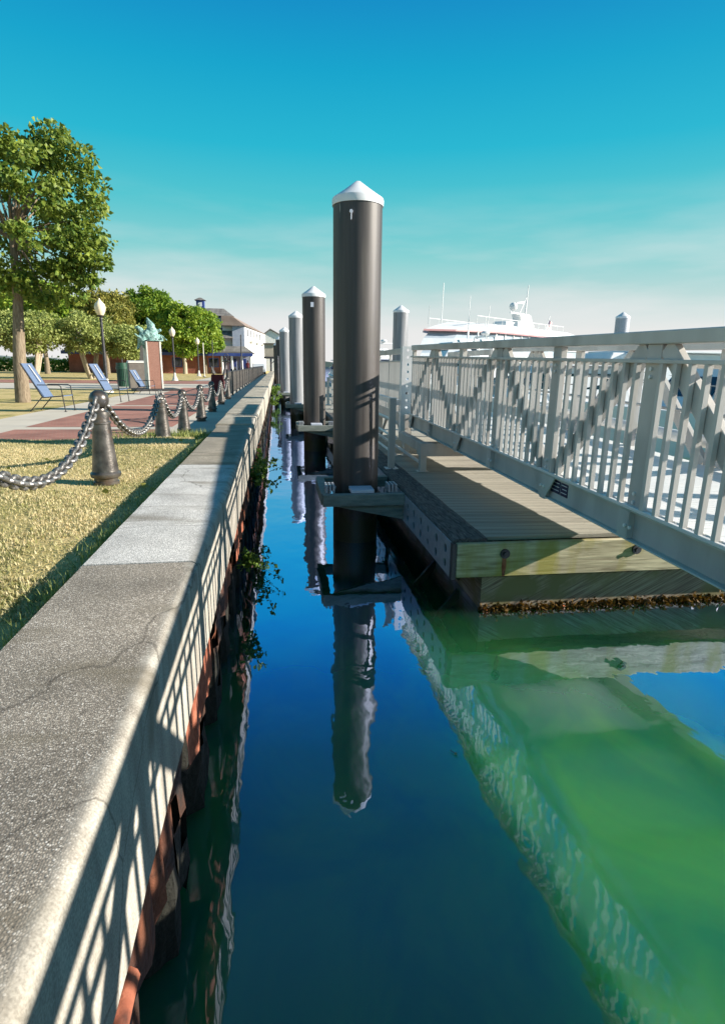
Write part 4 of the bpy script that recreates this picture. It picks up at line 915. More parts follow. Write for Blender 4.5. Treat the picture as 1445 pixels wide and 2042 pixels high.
lob([(-.38, 0, .36), (-.52, .05, .58), (-.70, .08, .72), (-.86, .1, .68)], [.17, .14, .13, .05])                                              # head
lob([(-.5, -.1, .14), (-.78, -.15, .22), (-.92, -.15, .36)], [.11, .08, .03])
lob([(-.48, -.08, .1), (-.42, -.12, -.25), (-.36, -.12, -.50), (-.26, -.1, -.74), (-.30, -.05, -.95)], [.20, .14, .10, .06, .02])               # trailing drapery
lob([(-.60, .1, .0), (-.66, .1, -.30), (-.80, .05, -.55)], [.15, .11, .05])
lob([(.2, 0, .34), (.42, .05, .54), (.58, .05, .62), (.66, .05, .56)], [.12, .10, .09, .04]); lob([(.25, 0, .18), (.52, .1, .22), (.72, .1, .04)], [.15, .16, .09])
lob([(.6, -.1, .34), (.92, -.12, .02)], [.035, .03]); lob([(-.1, .0, .04), (.2, 0, .08), (.4, 0, .04)], [.20, .2, .16])
o = mb.build('figure', MT['verdigris'], t)
sb = o.modifiers.new('remesh', 'REMESH'); sb.mode = 'VOXEL'; sb.voxel_size = .035; sb.use_smooth_shade = True
tx = bpy.data.textures.new('lumps', 'CLOUDS'); tx.noise_scale = .18; dm = o.modifiers.new('displace', 'DISPLACE'); dm.texture = tx; dm.strength = .09

def lamp(label, loc):
    t = thing('street_lamp', label, 'street lamp', loc, 0, 'park lamps with frosted globes')
    mb = MB(); mb.lathe([(0, 0), (.26, 0), (.26, .05), (.20, .08), (.17, .22), (.11, .32), (.09, .50), (.075, .6)], 16); mb.build('base', MT['stone'], t, sharp=30)
    mb = MB(); mb.lathe([(.075, .6), (.055, 3.1), (.075, 3.12), (.075, 3.16), (.05, 3.2), (.11, 3.26), (.13, 3.30)], 12); mb.build('pole', MT['darkmetal'], t)
    mb = MB(); mb.lathe([(.12, 3.30), (.20, 3.45), (.235, 3.62), (.20, 3.76), (.11, 3.86), (.05, 3.93), (.02, 4.0), (0, 4.02)], 16); mb.build('globe', MT['lampglass'], t, sharp=60)
lamp('nearest park lamp with cream globe, left of the green sculpture', (-7.55, 28.2, 1.04)); lamp('second park lamp with cream globe, right of the sculpture pedestal', (-7.84, 48.2, 1.04))
lamp('third park lamp, in front of the brick building', (-8.3, 66.5, 1.04)); lamp('small far park lamp behind the nearest lamp post', (-15.0, 62, 1.04))
for (x, y_, h, lb_) in ((-7.2, 62, 3.3, 'slim pale post right of the third lamp'), (-5.9, 58, 3.4, 'slim brown post before the brick building'), (-2.6, 46, 3.4, 'dark slender post by the far metal fence')):
    t = thing('slim_post', lb_, 'post', (x, y_, 1.045)); mb = MB(); mb.lathe([(.10, 0), (.10, .1), (.05, .15), (.045, h), (0, h + .03)], 10); mb.build('pole', MT['darkmetal'] if h > 3.35 else MT['stone'], t)
    mb = MB(); mb.lathe([(.0, 0), (.16, 0), (.16, .04), (.1, .06)], 10); mb.build('base', MT['darkmetal'], t)

# metal fence along the wall beyond the bollards
t = thing('metal_fence', 'grey metal picket fence along the seawall beyond the bollards', 'fence', (-1.9, 23.6, 1.045))
fl = 60; 
for z_ in (.15, 1.0):
    mb = MB(); mb.box(-.02, .02, 0, fl, z_ - .02, z_ + .02); mb.build('rail', MT['darkmetal'], t)
pk = MB().box(-.012, .012, -.035, .035, .17, .98).mesh('picket')
for k in range(200): link('picket', pk, MT['taupe'], t, (0, .15 + k * .3, 0))
ps = MB().box(-.04, .04, -.04, .04, 0, 1.1).mesh('fence_post')
for k in range(25): link('fence_post', ps, MT['darkmetal'], t, (0.0, k * 2.5, 0))

# anchor display
t = thing('anchor', 'old black ship anchor displayed on the path near the fence', 'anchor', (-4.1, 48, 1.05), rad(25))
mb = MB(); mb.tube([(-.1, 0, .15), (.25, 0, 1.75)], [.09, .07], 8); mb.build('shank', MT['darkmetal'], t)
mb = MB(); mb.tube([(-.95, 0, .85), (-.8, 0, .35), (-.45, 0, .1), (-.1, 0, .05), (.3, 0, .1), (.65, 0, .35), (.85, 0, .95)], [.04, .07, .09, .1, .09, .07, .04], 8); mb.build('arms', MT['darkmetal'], t)
for s_ in (-1, 1):
    mb = MB(); mb.hexa([(s_ * .95, -.25, .6), (s_ * .95, .25, .6), (s_ * .72, .25, .55), (s_ * .72, -.25, .55), (s_ * 1.0, -.04, 1.1), (s_ * 1.0, .04, 1.1), (s_ * .9, .04, 1.1), (s_ * .9, -.04, 1.1)]); mb.build('fluke', MT['darkmetal'], t)
mb = MB(); mb.tube([(.2, -.7, 1.5), (.2, .7, 1.5)], .06, 8); mb.build('stock', MT['darkmetal'], t); 
mb = MB(); mb.tube([(.26 + .16 * math.sin(a), 0, 1.9 + .16 * -math.cos(a)) for a in [2 * PI * k / 12 for k in range(13)]], .025, 6); mb.build('ring', MT['darkmetal'], t)
t = thing('sandwich_board', 'small dark red box sign between the bollards and the fence', 'sign', (-2.55, 26.5, 1.05)); MB().hexa([(-.3, -.25, 0), (.3, -.25, 0), (.3, .25, 0), (-.3, .25, 0), (-.24, -.1, .85), (.24, -.1, .85), (.24, .1, .85), (-.24, .1, .85)]).build('board', MT['maroon'], t); MB().box(-.2, .2, -.30, -.26, .0, .1).build('foot', MT['darkmetal'], t)

# ------------------------------------------------------------------ trees
cl = crown((-8.25, 21, 6.6), (2.6, 2.6, 2.6), 84, 150, .56, 11)
cl += [((-5.75, 20.6, 8.3), (.55, .6, .45), 260), ((-5.5, 20.8, 7.5), (.5, .6, .55), 260), ((-5.35, 20.5, 6.9), (.35, .5, .4), 170), ((-5.6, 20.6, 6.1), (.5, .5, .3), 200), ((-5.45, 20.6, 5.35), (.5, .5, .22), 190),
       ((-5.9, 20.7, 5.6), (.6, .6, .3), 240), ((-5.75, 20.6, 4.85), (.4, .5, .2), 150), ((-6.3, 20.6, 4.4), (.5, .5, .3), 200), ((-6.5, 20.8, 8.9), (.6, .6, .4), 220)]
tree('maple_tree', 'tall leafy maple at the left edge, nearest of the trees', (-8.3, 21, 1.04), [([(-8.3, 21, 0.9), (-8.25, 21, 2.4), (-8.1, 21.05, 4.2), (-8.0, 21, 6)], .24, .10)], [(c_, r_, int(n_ * 1.7)) for c_, r_, n_ in cl], .14, MT['leaf_maple'], MT['bark'], 11)
def multistem(label, x, y_, ctr, rd, seed, lm, n=60, per=240, cs=.7, leaf=.17):
    st = []; rr = random.Random(seed)
    for k in range(5):
        a = rr.uniform(0, 2 * PI); st.append(([(x + .1 * math.cos(a), y_ + .1 * math.sin(a), .9), (x + .45 * math.cos(a), y_ + .45 * math.sin(a), 1.7), (x + 1.1 * math.cos(a), y_ + 1.0 * math.sin(a), ctr[2] - rd[2] * .3)], .16, .06))
    return tree('spreading_tree', label, (x, y_, 1.04), st, crown(ctr, rd, n, per, cs, seed), leaf, lm, MT['palebark'], seed, 'low spreading trees on the dry lawn')
multistem('low olive-green tree with twisted pale trunk behind the large blue chair', -15.0, 52, (-15.2, 52, 4.6), (2.1, 2.0, 1.5), 21, MT['leaf_olive'])
multistem('olive-green tree right of the nearest lamp, behind the sculpture', -12.0, 53, (-12.0, 53, 3.9), (2.0, 1.9, 1.25), 22, MT['leaf_olive'])
multistem('olive-green tree at the far left of the lawn', -18.8, 50, (-18.8, 50, 4.6), (2.2, 2.0, 1.5), 23, MT['leaf_olive'])
def rnd_tree(label, x, y_, ctr, rd, seed, lm, n=90, per=300, cs=1.05, leaf=.29, r0=.32, nm='round_tree', bk='bark'):
    return tree(nm, label, (x, y_, 1.04), [([(x, y_, .9), (x + .05, y_, 2.2), (x - .1, y_, ctr[2] - rd[2] * .6), (ctr[0], ctr[1], ctr[2])], r0, .12)], crown(ctr, rd, n, per, cs, seed), leaf, lm, MT[bk], seed, 'broad trees before the brick building')
rnd_tree('large dark green round tree behind the sculpture', -17.0, 86, (-16.9, 86, 7.9), (3.9, 3.4, 4.2), 31, MT['leaf_dark'], 120)
rnd_tree('lighter green round tree with pale trunk before the brick building', -11.85, 81, (-11.4, 82, 6.7), (3.5, 3.2, 3.0), 32, MT['leaf_mid'], 100, bk='palebark')
rnd_tree('small sunlit tree overlapping the grey house', -9.6, 84, (-9.1, 84, 5.6), (1.8, 1.8, 1.9), 33, MT['leaf_mid'], 40, 170, .9)
rnd_tree('turning yellow-brown tree behind the nearest lamp', -19.6, 74, (-19.6, 74, 7.5), (3.3, 3.0, 2.5), 34, MT['leaf_brown'], 80)
rnd_tree('tall mixed green tree at the far left behind the lawn', -25.5, 72, (-25.5, 72, 7.6), (3.6, 3.0, 3.2), 35, MT['leaf_mid'], 90)
rnd_tree('dark tree far left behind the olive trees', -31, 80, (-31, 80, 7.5), (3.6, 3.0, 3.6), 36, MT['leaf_dark'], 80)
# hedge behind
pts = clump_points([((x, 90 + .3 * math.sin(x), 1.9), (1.2, .8, 1.1), 260) for x in np.arange(-46, -16, 1.1)], 41)
tag(link('hedge', leaf_mesh('hedge', pts, .34, seed=41), MT['leaf_dark']), 'dark hedge along the back of the lawn', 'hedge', kind='stuff')

# ------------------------------------------------------------------ buildings
def win(t, x0, x1, y_, z0, z1, frame=MT['white'], d=-.04):
    f = MB().box(x0, x1, y_ + d, y_, z0, z1).build('window', frame, t); MB().box(x0 + .1, x1 - .1, y_ + d - .02, y_ + d, z0 + .1, z1 - .1).build('pane', MT['glass'], f); return f
t = thing('brick_pavilion', 'long low red brick building with blue eaves and grey shingle roof', 'building', (-10, 84, 1.04))
def tb(name, x0, x1, y0, y1, z0, z1, m_, t=None): return MB().box(x0, x1, y0, y1, z0, z1).build(name, m_, t, world=True)
tb('wall', -27, -7.6, 84, 93, 1.0, 3.55, MT['brickwall'], t)
tb('fascia', -27.6, -3.2, 83.2, 83.5, 3.40, 3.80, MT['bluetrim'], t)
for x in (-9.1, -13.9, -17.5): win(t, x, x + 1.3, 0 + 84, 1.9, 3.1, MT['bluetrim']).location = (0, 0, 0)
for c in list(t.children):
    if c.name.startswith('window'): c.location = (10, -84, -1.04)
for x in (-7.3, -6.0, -4.7, -3.5): MB().lathe([(.17, 0), (.15, 2.4), (.2, 2.42), (.2, 2.5)], 12, (x, 83.6, 1.04)).build('porch_column', MT['white'], t, world=True)
tb('porch_wall', -7.4, -3.6, 87.6, 87.8, 1.0, 3.5, MT['greyblue'], t); tb('porch_floor', -7.4, -3.1, 83.2, 88, 1.0, 1.08, MT['concrete'], t)
for x in (-6.6, -5.2): 
    d = tb('door', x, x + .9, 87.53, 87.598, 1.1, 3.1, MT['bluetrim'], t); 
MB().hexa([(-27.6, 83.2, 3.80), (-3.1, 83.2, 3.80), (-3.1, 93.5, 3.80), (-27.6, 93.5, 3.80), (-25, 86, 4.75), (-4.4, 86, 4.75), (-4.4, 91, 4.75), (-25, 91, 4.75)]).build('roof', MT['shingle'], t, world=True)

t = thing('grey_house', 'tall grey-blue house with dark shingle roofs, blue trim and cupola', 'building', (-9, 95, 1.04))
tb('wall', -12.5, -6.6, 95, 104, 1.0, 9.3, MT['greyblue'], t)
tb('balcony_recess', -9.9, -7.0, 94.86, 94.998, 7.9, 9.1, MT['white'], t); tb('balcony_beam', -11.2, -6.5, 94.7, 94.85, 9.1, 9.35, MT['bluetrim'], t)
for x in (-10.3, -6.85): tb('corner_post', x, x + .3, 94.7, 94.85, 7.6, 9.1, MT['bluetrim'], t)
MB().bar((-9.9, 94.78, 7.7), (-7, 94.78, 9.0), .1, .1).build('brace', MT['darkmetal'], t, world=True); MB().bar((-7, 94.66, 7.7), (-9.9, 94.66, 9.0), .1, .1).build('brace', MT['darkmetal'], t, world=True)
MB().hexa([(-13, 94.2, 9.35), (-6.3, 94.2, 9.35), (-6.3, 104.5, 9.35), (-13, 104.5, 9.35), (-11.6, 97, 10.6), (-7.9, 97, 10.6), (-7.9, 101, 10.6), (-11.6, 101, 10.6)]).build('roof', MT['shingle'], t, world=True)
MB().hexa([(-12.6, 93.2, 6.1), (-6.4, 93.2, 6.1), (-6.4, 95, 6.1), (-12.6, 95, 6.1), (-12.6, 94.6, 7.6), (-6.4, 94.6, 7.6), (-6.4, 95, 7.6), (-12.6, 95, 7.6)]).build('skirt_roof', MT['shingle'], t, world=True)
for x in (-10.6, -8.4): 
    f = win(t, x, x + 1.5, 95, 4.4, 6.0, MT['bluetrim']); f.location = (9, -95, -1.04)
cp = tb('cupola', -11.9, -10.75, 96.5, 97.6, 10.4, 11.7, MT['bluetrim'], t); MB().box(-11.6, -11.05, 96.44, 96.498, 10.8, 11.4).build('louvre', MT['white'], cp).location = (9, -95, -1.04)
MB().hexa([(-12.15, 96.2, 11.7), (-10.5, 96.2, 11.7), (-10.5, 97.9, 11.7), (-12.15, 97.9, 11.7), (-11.5, 96.9, 12.1), (-11.2, 96.9, 12.1), (-11.2, 97.2, 12.1), (-11.5, 97.2, 12.1)]).build('cupola_roof', MT['shingle'], t, world=True)

t = thing('white_hall', 'long white hall with sloping roof and small upper windows', 'building', (-4, 93, 1.04))
# pale gable end towards the camera, long side to the right
MB().prism([(-6.5, 1.0), (-4.75, 1.0), (-4.75, 8.15), (-6.5, 9.1)], 93.4, 94.2, 'y').build('gable_wall', MT['greyblue'], t, world=True)
MB().hexa([(-4.70, 94.25, 1.0), (-2.1, 118, 1.0), (-8, 118, 1.0), (-8, 94.25, 1.0), (-4.70, 94.25, 7.9), (-2.1, 118, 7.9), (-8, 118, 7.9), (-8, 94.25, 7.9)]).build('wall', MT['whitewall'], t, world=True)
MB().hexa([(-4.5, 93.0, 7.9), (-1.9, 118.4, 7.9), (-8, 118.4, 7.9), (-8, 93.0, 7.9), (-6.5, 93.2, 9.3), (-4.6, 118.2, 9.3), (-8, 118.2, 9.3), (-8, 93.2, 9.3)]).build('roof', mat('brown_roof', (.22, .16, .13), (.30, .23, .19), 1, .9), t, world=True)
for k in range(6):
    f_ = .12 + k * .14; x = -4.74 + 2.64 * f_; y_ = 93.4 + 24.6 * f_
    f = MB().box(-.02, .06, -.7, .7, -.65, .65).build('window', MT['white'], t, (x + 4, y_ - 93, 6.0)); f.rotation_euler = (0, 0, -math.atan2(2.64, 24.6)); MB().box(.06, .075, -.55, .55, -.5, .5).build('pane', MT['glass'], f)
    if k % 2: MB().box(-.2, .7, -1.4, 1.4, -1.2, -1.0).build('ledge', MT['whitewall'], f)
t = thing('far_gabled_shed', 'distant pale shed with gabled roof behind the raised hut', 'building', (-.8, 125, 1.04))
MB().prism([(-2.7, 1.0), (.9, 1.0), (.9, 8.0), (-1.2, 9.1), (-2.7, 8.0)], 125, 136, 'y').build('wall', MT['whitewall'], t, world=True)
MB().prism([(-2.9, 7.9), (-1.2, 9.15), (1.1, 7.95), (1.1, 8.15), (-1.2, 9.4), (-2.9, 8.1)], 124.7, 136.3, 'y').build('roof', MT['shingle'], t, world=True)
t = thing('raised_hut', 'tan boarded hut raised on dark posts over the water', 'hut', (-.8, 88, 0))
tb('wall', -1.75, .6, 88, 91, 3.45, 5.2, MT['tan'], t); tb('floor_beam', -1.85, .7, 87.8, 91.2, 3.18, 3.44, MT['darkmetal'], t); tb('roof', -1.9, .8, 87.7, 91.3, 5.21, 5.32, MT['taupe'], t)
for (x, y_) in ((-.85, 88.1), (.45, 88.1), (-.85, 90.9), (.45, 90.9)): MB().lathe([(.14, 0), (.13, 3.18)], 10, (x, y_, 0)).build('post', MT['darkmetal'], t, world=True)
MB().bar((-.85, 88.1, 2.4), (-.1, 88.1, 3.15), .1, .1).build('brace', MT['darkmetal'], t, world=True)
t = thing('water_post', 'dark channel post with float standing in the water by the wall', 'post', (.05, 42, 0)); MB().lathe([(.09, -3.4), (.09, 2.9), (0, 2.95)], 10).build('pole', MT['darkmetal'], t); MB().lathe([(.09, .25), (.24, .35), (.24, .95), (.09, 1.05)], 12).build('float_collar', MT['bin'], t)

# car and person at the end of the path
t = thing('parked_car', 'silver car parked at the far end of the path', 'car', (-2.6, 85.5, 1.05), rad(6))
prof = [(-2.2, .30), (-2.25, .75), (-1.9, .92), (-1.1, 1.0), (-.45, 1.45), (.9, 1.48), (1.7, 1.0), (2.2, .9), (2.25, .35)]
MB().prism([(p[0], p[1]) for p in prof], -.85, .85, 'x').build('body', MT['car'], t, bevel=.06)
MB().hexa([(-.70, -.98, 1.0), (.70, -.98, 1.0), (.70, -.94, 1.0), (-.70, -.94, 1.0), (-.60, -.50, 1.40), (.60, -.50, 1.40), (.60, -.46, 1.40), (-.60, -.46, 1.40)]).build('windscreen', MT['glass'], t)
for (x, y_) in ((-.8, -1.4), (.8, -1.4), (-.8, 1.4), (.8, 1.4)):
    w = MB().tube([(x - .1, y_, .33), (x + .1, y_, .33)], .33, 16).build('wheel', MT['tyre'], t); MB().tube([(x - .112, y_, .33), (x + .112, y_, .33)], .19, 12).build('rim', MT['car'], w)
for x in (-.6, .6): MB().box(x - .18, x + .18, -2.27, -2.20, .62, .74).build('headlight', MT['white'], t)
t = thing('person', 'person in dark red coat standing beside the parked car', 'person', (-3.95, 84.2, 1.05))
me = bpy.data.meshes.new('body')
V_ = [(0, 0, .92), (0, 0, 1.15), (0, 0, 1.40), (0, 0, 1.52), (0, -.02, 1.68), (-.10, 0, .88), (-.11, 0, .48), (-.11, .02, .05), (-.11, -.12, .03), (.10, 0, .88), (.11, -.02, .48), (.12, .02, .05), (.12, -.12, .03),
      (-.20, 0, 1.38), (-.26, .02, 1.10), (-.24, -.06, .86), (.20, 0, 1.38), (.26, .02, 1.10), (.24, -.06, .86)]
E_ = [(0, 1), (1, 2), (2, 3), (3, 4), (0, 5), (5, 6), (6, 7), (7, 8), (0, 9), (9, 10), (10, 11), (11, 12), (2, 13), (13, 14), (14, 15), (2, 16), (16, 17), (17, 18)]
me.from_pydata(V_, E_, []); po = link('body', me, MT['maroon'], t)
sk = po.modifiers.new('skin', 'SKIN'); po.modifiers.new('sub', 'SUBSURF').levels = 1
R_ = [.17, .15, .16, .06, .10, .10, .075, .05, .05, .10, .075, .05, .05, .07, .05, .04, .07, .05, .04]
for k, v in enumerate(me.skin_vertices[0].data): v.radius = (R_[k], R_[k]); v.use_root = (k == 0)
MB().ball((0, 0, 1.72), .115, 10, 8, (1, 1.1, 1.05)).build('hair', MT['jeans'], t)
MB().lathe([(.17, 0), (.19, .25), (.2, .5), (.17, .6)], 12, (0, 0, .38)).build('coat_skirt', MT['maroon'], t)

# ------------------------------------------------------------------ boats
def boat(label, loc, rz, L=9.0, B=3.0, H=1.3, cab=1.5, fly=True, cover=False, arch=True):
    """bow towards local +y"""
    t = thing('motor_boat', label, 'boat', loc, rz, 'white motor boats moored in the marina'); mb = MB(); n = 9; vs = []; fs = []
    for i in range(n):
        s_ = i / (n - 1); w = B / 2 * (1 - max(0, (s_ - .45) / .55) ** 2.2) + .03; yy = L * (s_ - .5); sh = H + .45 * s_ ** 2; k = .15 + .9 * max(0, (s_ - .7) / .3) * .6
        for (f_, z_) in ((.0, -.35 + k * .4), (.75, -.1 + k * .3), (.93, .35), (1.0, sh), (.94, sh + .03)): vs.append((w * f_, yy + (.5 * s_ ** 3 * (z_ / H)), z_))
        for (f_, z_) in reversed(((.0, -.35 + k * .4), (.75, -.1 + k * .3), (.93, .35), (1.0, sh), (.94, sh + .03))[1:]): vs.append((-w * f_, yy + (.5 * s_ ** 3 * (z_ / H)), z_))
    for i in range(n - 1):
        for j in range(9): fs.append((i * 9 + j, i * 9 + (j + 1) % 9, (i + 1) * 9 + (j + 1) % 9, (i + 1) * 9 + j))
    fs += [tuple(range(9)), tuple((n - 1) * 9 + j for j in range(8, -1, -1))]
    mb.add(vs, fs, False); mb.build('hull', MT['offwhite'], t)
    def cabin(y0, y1, w, z0, z1, rake=.5):
        o = MB().hexa([(-w, y0, z0), (w, y0, z0), (w * .9, y1, z0), (-w * .9, y1, z0), (-w * .88, y0 + .15, z1), (w * .88, y0 + .15, z1), (w * .75, y1 - rake, z1), (-w * .75, y1 - rake, z1)]).build('cabin', MT['offwhite'], t, bevel=.04)
        a, c = .42, .82; lo = lambda p, q, s_: p + (q - p) * s_
        for sg in (-1, 1):
            e = sg * .012; MB().add([(sg * lo(w, w * .88, a) + e, lo(y0, y0 + .15, a) + .2, lo(z0, z1, a)), (sg * lo(w * .9, w * .75, a) + e, lo(y1, y1 - rake, a) - .15, lo(z0, z1, a)), (sg * lo(w * .9, w * .75, c) + e, lo(y1, y1 - rake, c) - .15, lo(z0, z1, c)), (sg * lo(w, w * .88, c) + e, lo(y0, y0 + .15, c) + .2, lo(z0, z1, c))], [(0, 1, 2, 3)]).build('side_window', MT['glass'], o)
        MB().add([(-w * .8, lo(y0, y0 + .15, a) - .012, lo(z0, z1, a)), (w * .8, lo(y0, y0 + .15, a) - .012, lo(z0, z1, a)), (w * .78, lo(y0, y0 + .15, c) - .012, lo(z0, z1, c)), (-w * .78, lo(y0, y0 + .15, c) - .012, lo(z0, z1, c))], [(0, 1, 2, 3)]).build('rear_window', MT['glass'], o)
        MB().add([(-w * .8, lo(y1, y1 - rake, a) + .02, lo(z0, z1, a)), (w * .8, lo(y1, y1 - rake, a) + .02, lo(z0, z1, a)), (w * .7, lo(y1, y1 - rake, c) + .02, lo(z0, z1, c)), (-w * .7, lo(y1, y1 - rake, c) + .02, lo(z0, z1, c))], [(0, 1, 2, 3)]).build('windscreen', MT['glass'], o)
        return o
    cabin(-L * .28, L * .24, B * .42, H + .05, H + cab, .9)
    MB().box(-B * .44, B * .44, -L * .36, L * .10, H + cab + .01, H + cab + .09).build('roof', MT['offwhite'], t, bevel=.02)
    z = H + cab + .1
    if fly:
        cabin(-L * .2, L * .02, B * .34, z, z + .75, .5); 
    if cover: MB().box(-B * .46, B * .46, -L * .47, -L * .30, H + .1, H + 1.3).build('canvas', MT['bluecover'], t, bevel=.08)
    if arch:
        MB().tube([(-B * .40, -L * .25, z), (-B * .34, -L * .28, z + 1.1), (B * .34, -L * .28, z + 1.1), (B * .40, -L * .25, z)], .06, 6).build('radar_arch', MT['white'], t)
        MB().ball((0, -L * .28, z + 1.28), .25, 10, 6, (1, 1, .5)).build('radar_dome', MT['white'], t)
    for s_ in ((-.3, .34) if arch else ()): MB().tube([(B * s_, -L * .22, z), (B * s_ * 1.05, -L * .24, z + 2.6)], .018, 5).build('antenna', MT['white'], t)
    # bow rail
    for sg in (-1, 1):
        pr = [(sg * (B / 2 * (1 - max(0, (s_ - .45) / .55) ** 2.2) + .0) * .93, L * (s_ - .5) + .4 * s_ ** 3, H + .45 * s_ * s_ + .62) for s_ in (.5, .6, .7, .8, .9, .97)]
        MB().tube(pr, .018, 5).build('bow_rail', MT['chain'], t)
        for p in pr[::2]: MB().tube([p, (p[0], p[1], p[2] - .6)], .014, 5).build('stanchion', MT['chain'], t)
    MB().box(-B * .42, B * .42, -L * .5 - .62, -L * .5 - .03, .25, .32).build('swim_platform', MT['offwhite'], t)
    return t
boat('white cruiser with dark cabin windows behind the far end of the gangway', (8.6, 31.5, 0), rad(100), 9.5, 3.2, 1.3, 1.45, True)
boat('white motor boat with low cabin seen through the gangway balusters', (9.4, 19.5, 0), rad(96), 8.0, 2.8, 1.1, 1.3, False, False, False)
boat('long white motor yacht moored behind the middle of the gangway', (14.5, 23.0, 0), rad(95), 11.5, 3.6, 1.45, 1.5, False, False, False)
boat('white sport boat moored behind the right end of the gangway', (11.5, 13.5, 0), rad(92), 8.5, 2.9, 1.15, 1.25, False, False, False)
boat('small white cruiser seen between the first and second black piles', (4.6 + 2.6, 48.0, 0), rad(20), 9.0, 3.0, 1.3, 1.5, True, True)
boat('white boat with blue cover glimpsed left of the nearest pile', (7.0, 62.0, 0), rad(12), 9.0, 3.0, 1.2, 1.6, True, True)
boat('white cabin cruiser beyond the right-hand blue-grey pile', (22.5, 33, 0), rad(98), 10, 3.2, 1.3, 1.5, False, False, False)
for (x0, x1, y0, y1, lb_) in ((6.6, 30, 16.2, 17.4, 'narrow finger dock between the moored boats, nearest one'), (6.6, 30, 27.2, 28.4, 'narrow finger dock behind the long yacht')):
    t = thing('finger_dock', lb_, 'dock', (x0, y0, 0)); tb('float', x0 + .1, x1, y0 + .1, y1 - .1, -.4, .42, MT['log'], t); tb('deck', x0, x1 + .1, y0, y1, .421, .50, MT['concrete'], t)
    for k in range(5): MB().lathe([(.0, .5), (.08, .5), (.07, .72), (.12, .74), (.12, .8), (0, .82)], 10, (x0 + 1.5 + k * 5, y0 + .25, 0)).build('cleat', MT['darkmetal'], t, world=True)
# dock boxes and power posts on the far docks
for k, (x, y_) in enumerate(((4.6, 21.5), (4.3, 30.5), (8.2, 16.8), (13.6, 16.8), (4.9, 14.5))):
    t = thing('power_post', ('white dock power post by the grey pile', 'white dock power post far along the middle dock', 'white dock power post on the near finger dock', 'second white power post on the near finger dock', 'white dock power post behind the landing platform')[k], 'power post', (x, y_, .752 if k in (0, 1, 4) else .5), 0, 'dock power posts')
    MB().box(-.13, .13, -.13, .13, 0, 1.0).build('body', MT['white'], t, bevel=.02); MB().box(-.15, .15, -.15, .15, 1.0, 1.12).build('light_cap', MT['pad'], t, bevel=.03); MB().box(-.08, .08, -.145, -.13, .5, .8).build('socket_panel', MT['darkmetal'], t)

# large ferry
F = thing('ferry', 'large white ferry with red stripe, radar mast and stern flag', 'ferry', (11.3, 50.5, 0), rad(40))
# local +x runs from bow to stern
def hullsec(z, w0, x0, x1, n=12):
    out = []
    for i in range(n): 
        s_ = i / (n - 1); out.append((x0 + (x1 - x0) * s_, w0 * min(1, (s_ / .28) ** .6 if s_ < .28 else 1)))
    return out
def slab(name, zs, m_, parent=F, bevel=0):
    vs = []; fs = []; k = None
    for (z, w, x0, x1) in zs:
        p = hullsec(z, w, x0, x1); ring = [(a, -b, z) for a, b in p] + [(a, b, z) for a, b in reversed(p)]; k = len(ring); vs += ring
    for i in range(len(zs) - 1):
        for j in range(k): fs.append((i * k + j, i * k + (j + 1) % k, (i + 1) * k + (j + 1) % k, (i + 1) * k + j))
    fs += [tuple(range(k - 1, -1, -1)), tuple((len(zs) - 1) * k + j for j in range(k))]
    return MB().add(vs, fs).build(name, m_, parent)
slab('hull', [(-.8, 2.8, 3.0, 27), (.8, 3.4, .4, 27.5), (2.5, 3.7, -2.2, 27.5)], MT['offwhite'])
slab('lower_cabin', [(2.5, 3.5, 1.0, 27), (3.5, 3.45, 1.4, 27), ], MT['offwhite'])
FG = mat('pale_tinted_glass', (.36, .44, .52), (.46, .53, .60), 1, .12)
slab('lower_windows', [(3.5, 3.40, 1.4, 26.5), (4.1, 3.35, 2.0, 26.5)], FG)
slab('main_deck', [(4.1, 3.5, 1.2, 27.2), (4.75, 3.5, 1.7, 27.2)], MT['offwhite'])
slab('bridge_windows', [(4.75, 3.2, 1.7, 26), (5.35, 3.15, 2.6, 26)], FG)
slab('red_stripe', [(5.351, 3.50, 1.6, 27), (5.50, 3.52, 1.7, 27)], MT['red'])
slab('roof', [(5.501, 3.48, 1.9, 27), (5.85, 3.3, 3.2, 26.6), (6.25, 2.4, 5.2, 25.5)], MT['white'])
for x in (8, 11, 14, 17, 20): MB().box(x, x + .9, 3.17, 3.24, 4.80, 5.30).build('window_mullion', MT['white'], F)
for k in range(14): MB().box(3.6 + 1.6 * k, 3.72 + 1.6 * k, -3.26, -3.15, 4.78, 5.33).build('window_mullion', MT['white'], F)
MB().box(14.5, 18.6, -.8, .8, 6.26, 6.9).build('life_raft_rack', MT['white'], F, bevel=.2)
m_ = MB(); m_.hexa([(18.6, -.5, 6.26), (21.2, -.5, 6.26), (21.2, .5, 6.26), (18.6, .5, 6.26), (17.8, -.5, 7.8), (20.4, -.5, 7.8), (20.4, .5, 7.8), (17.8, .5, 7.8)]); mm_ = m_.build('mast_house', MT['white'], F, bevel=.1)
MB().box(16.6, 20.8, -.06, .06, 7.82, 7.95).build('mast_platform', MT['white'], F); MB().tube([(19.9, 0, 7.9), (20.2, 0, 10.9)], [.10, .04], 8).build('mast', MT['white'], F); MB().tube([(18.6, 0, 7.9), (19.9, 0, 9.6)], .05, 6).build('mast_stay', MT['white'], F)
MB().ball((17.2, 0, 8.5), .42, 12, 8).build('radar_dome', MT['white'], F); MB().bar((17.8, 0, 8.9), (19.4, 0, 9.1), .15, .15).build('radar_bar', MT['white'], F); MB().tube([(17.2, 0, 7.95), (17.2, 0, 8.2)], .1, 6).build('radar_foot', MT['white'], F)
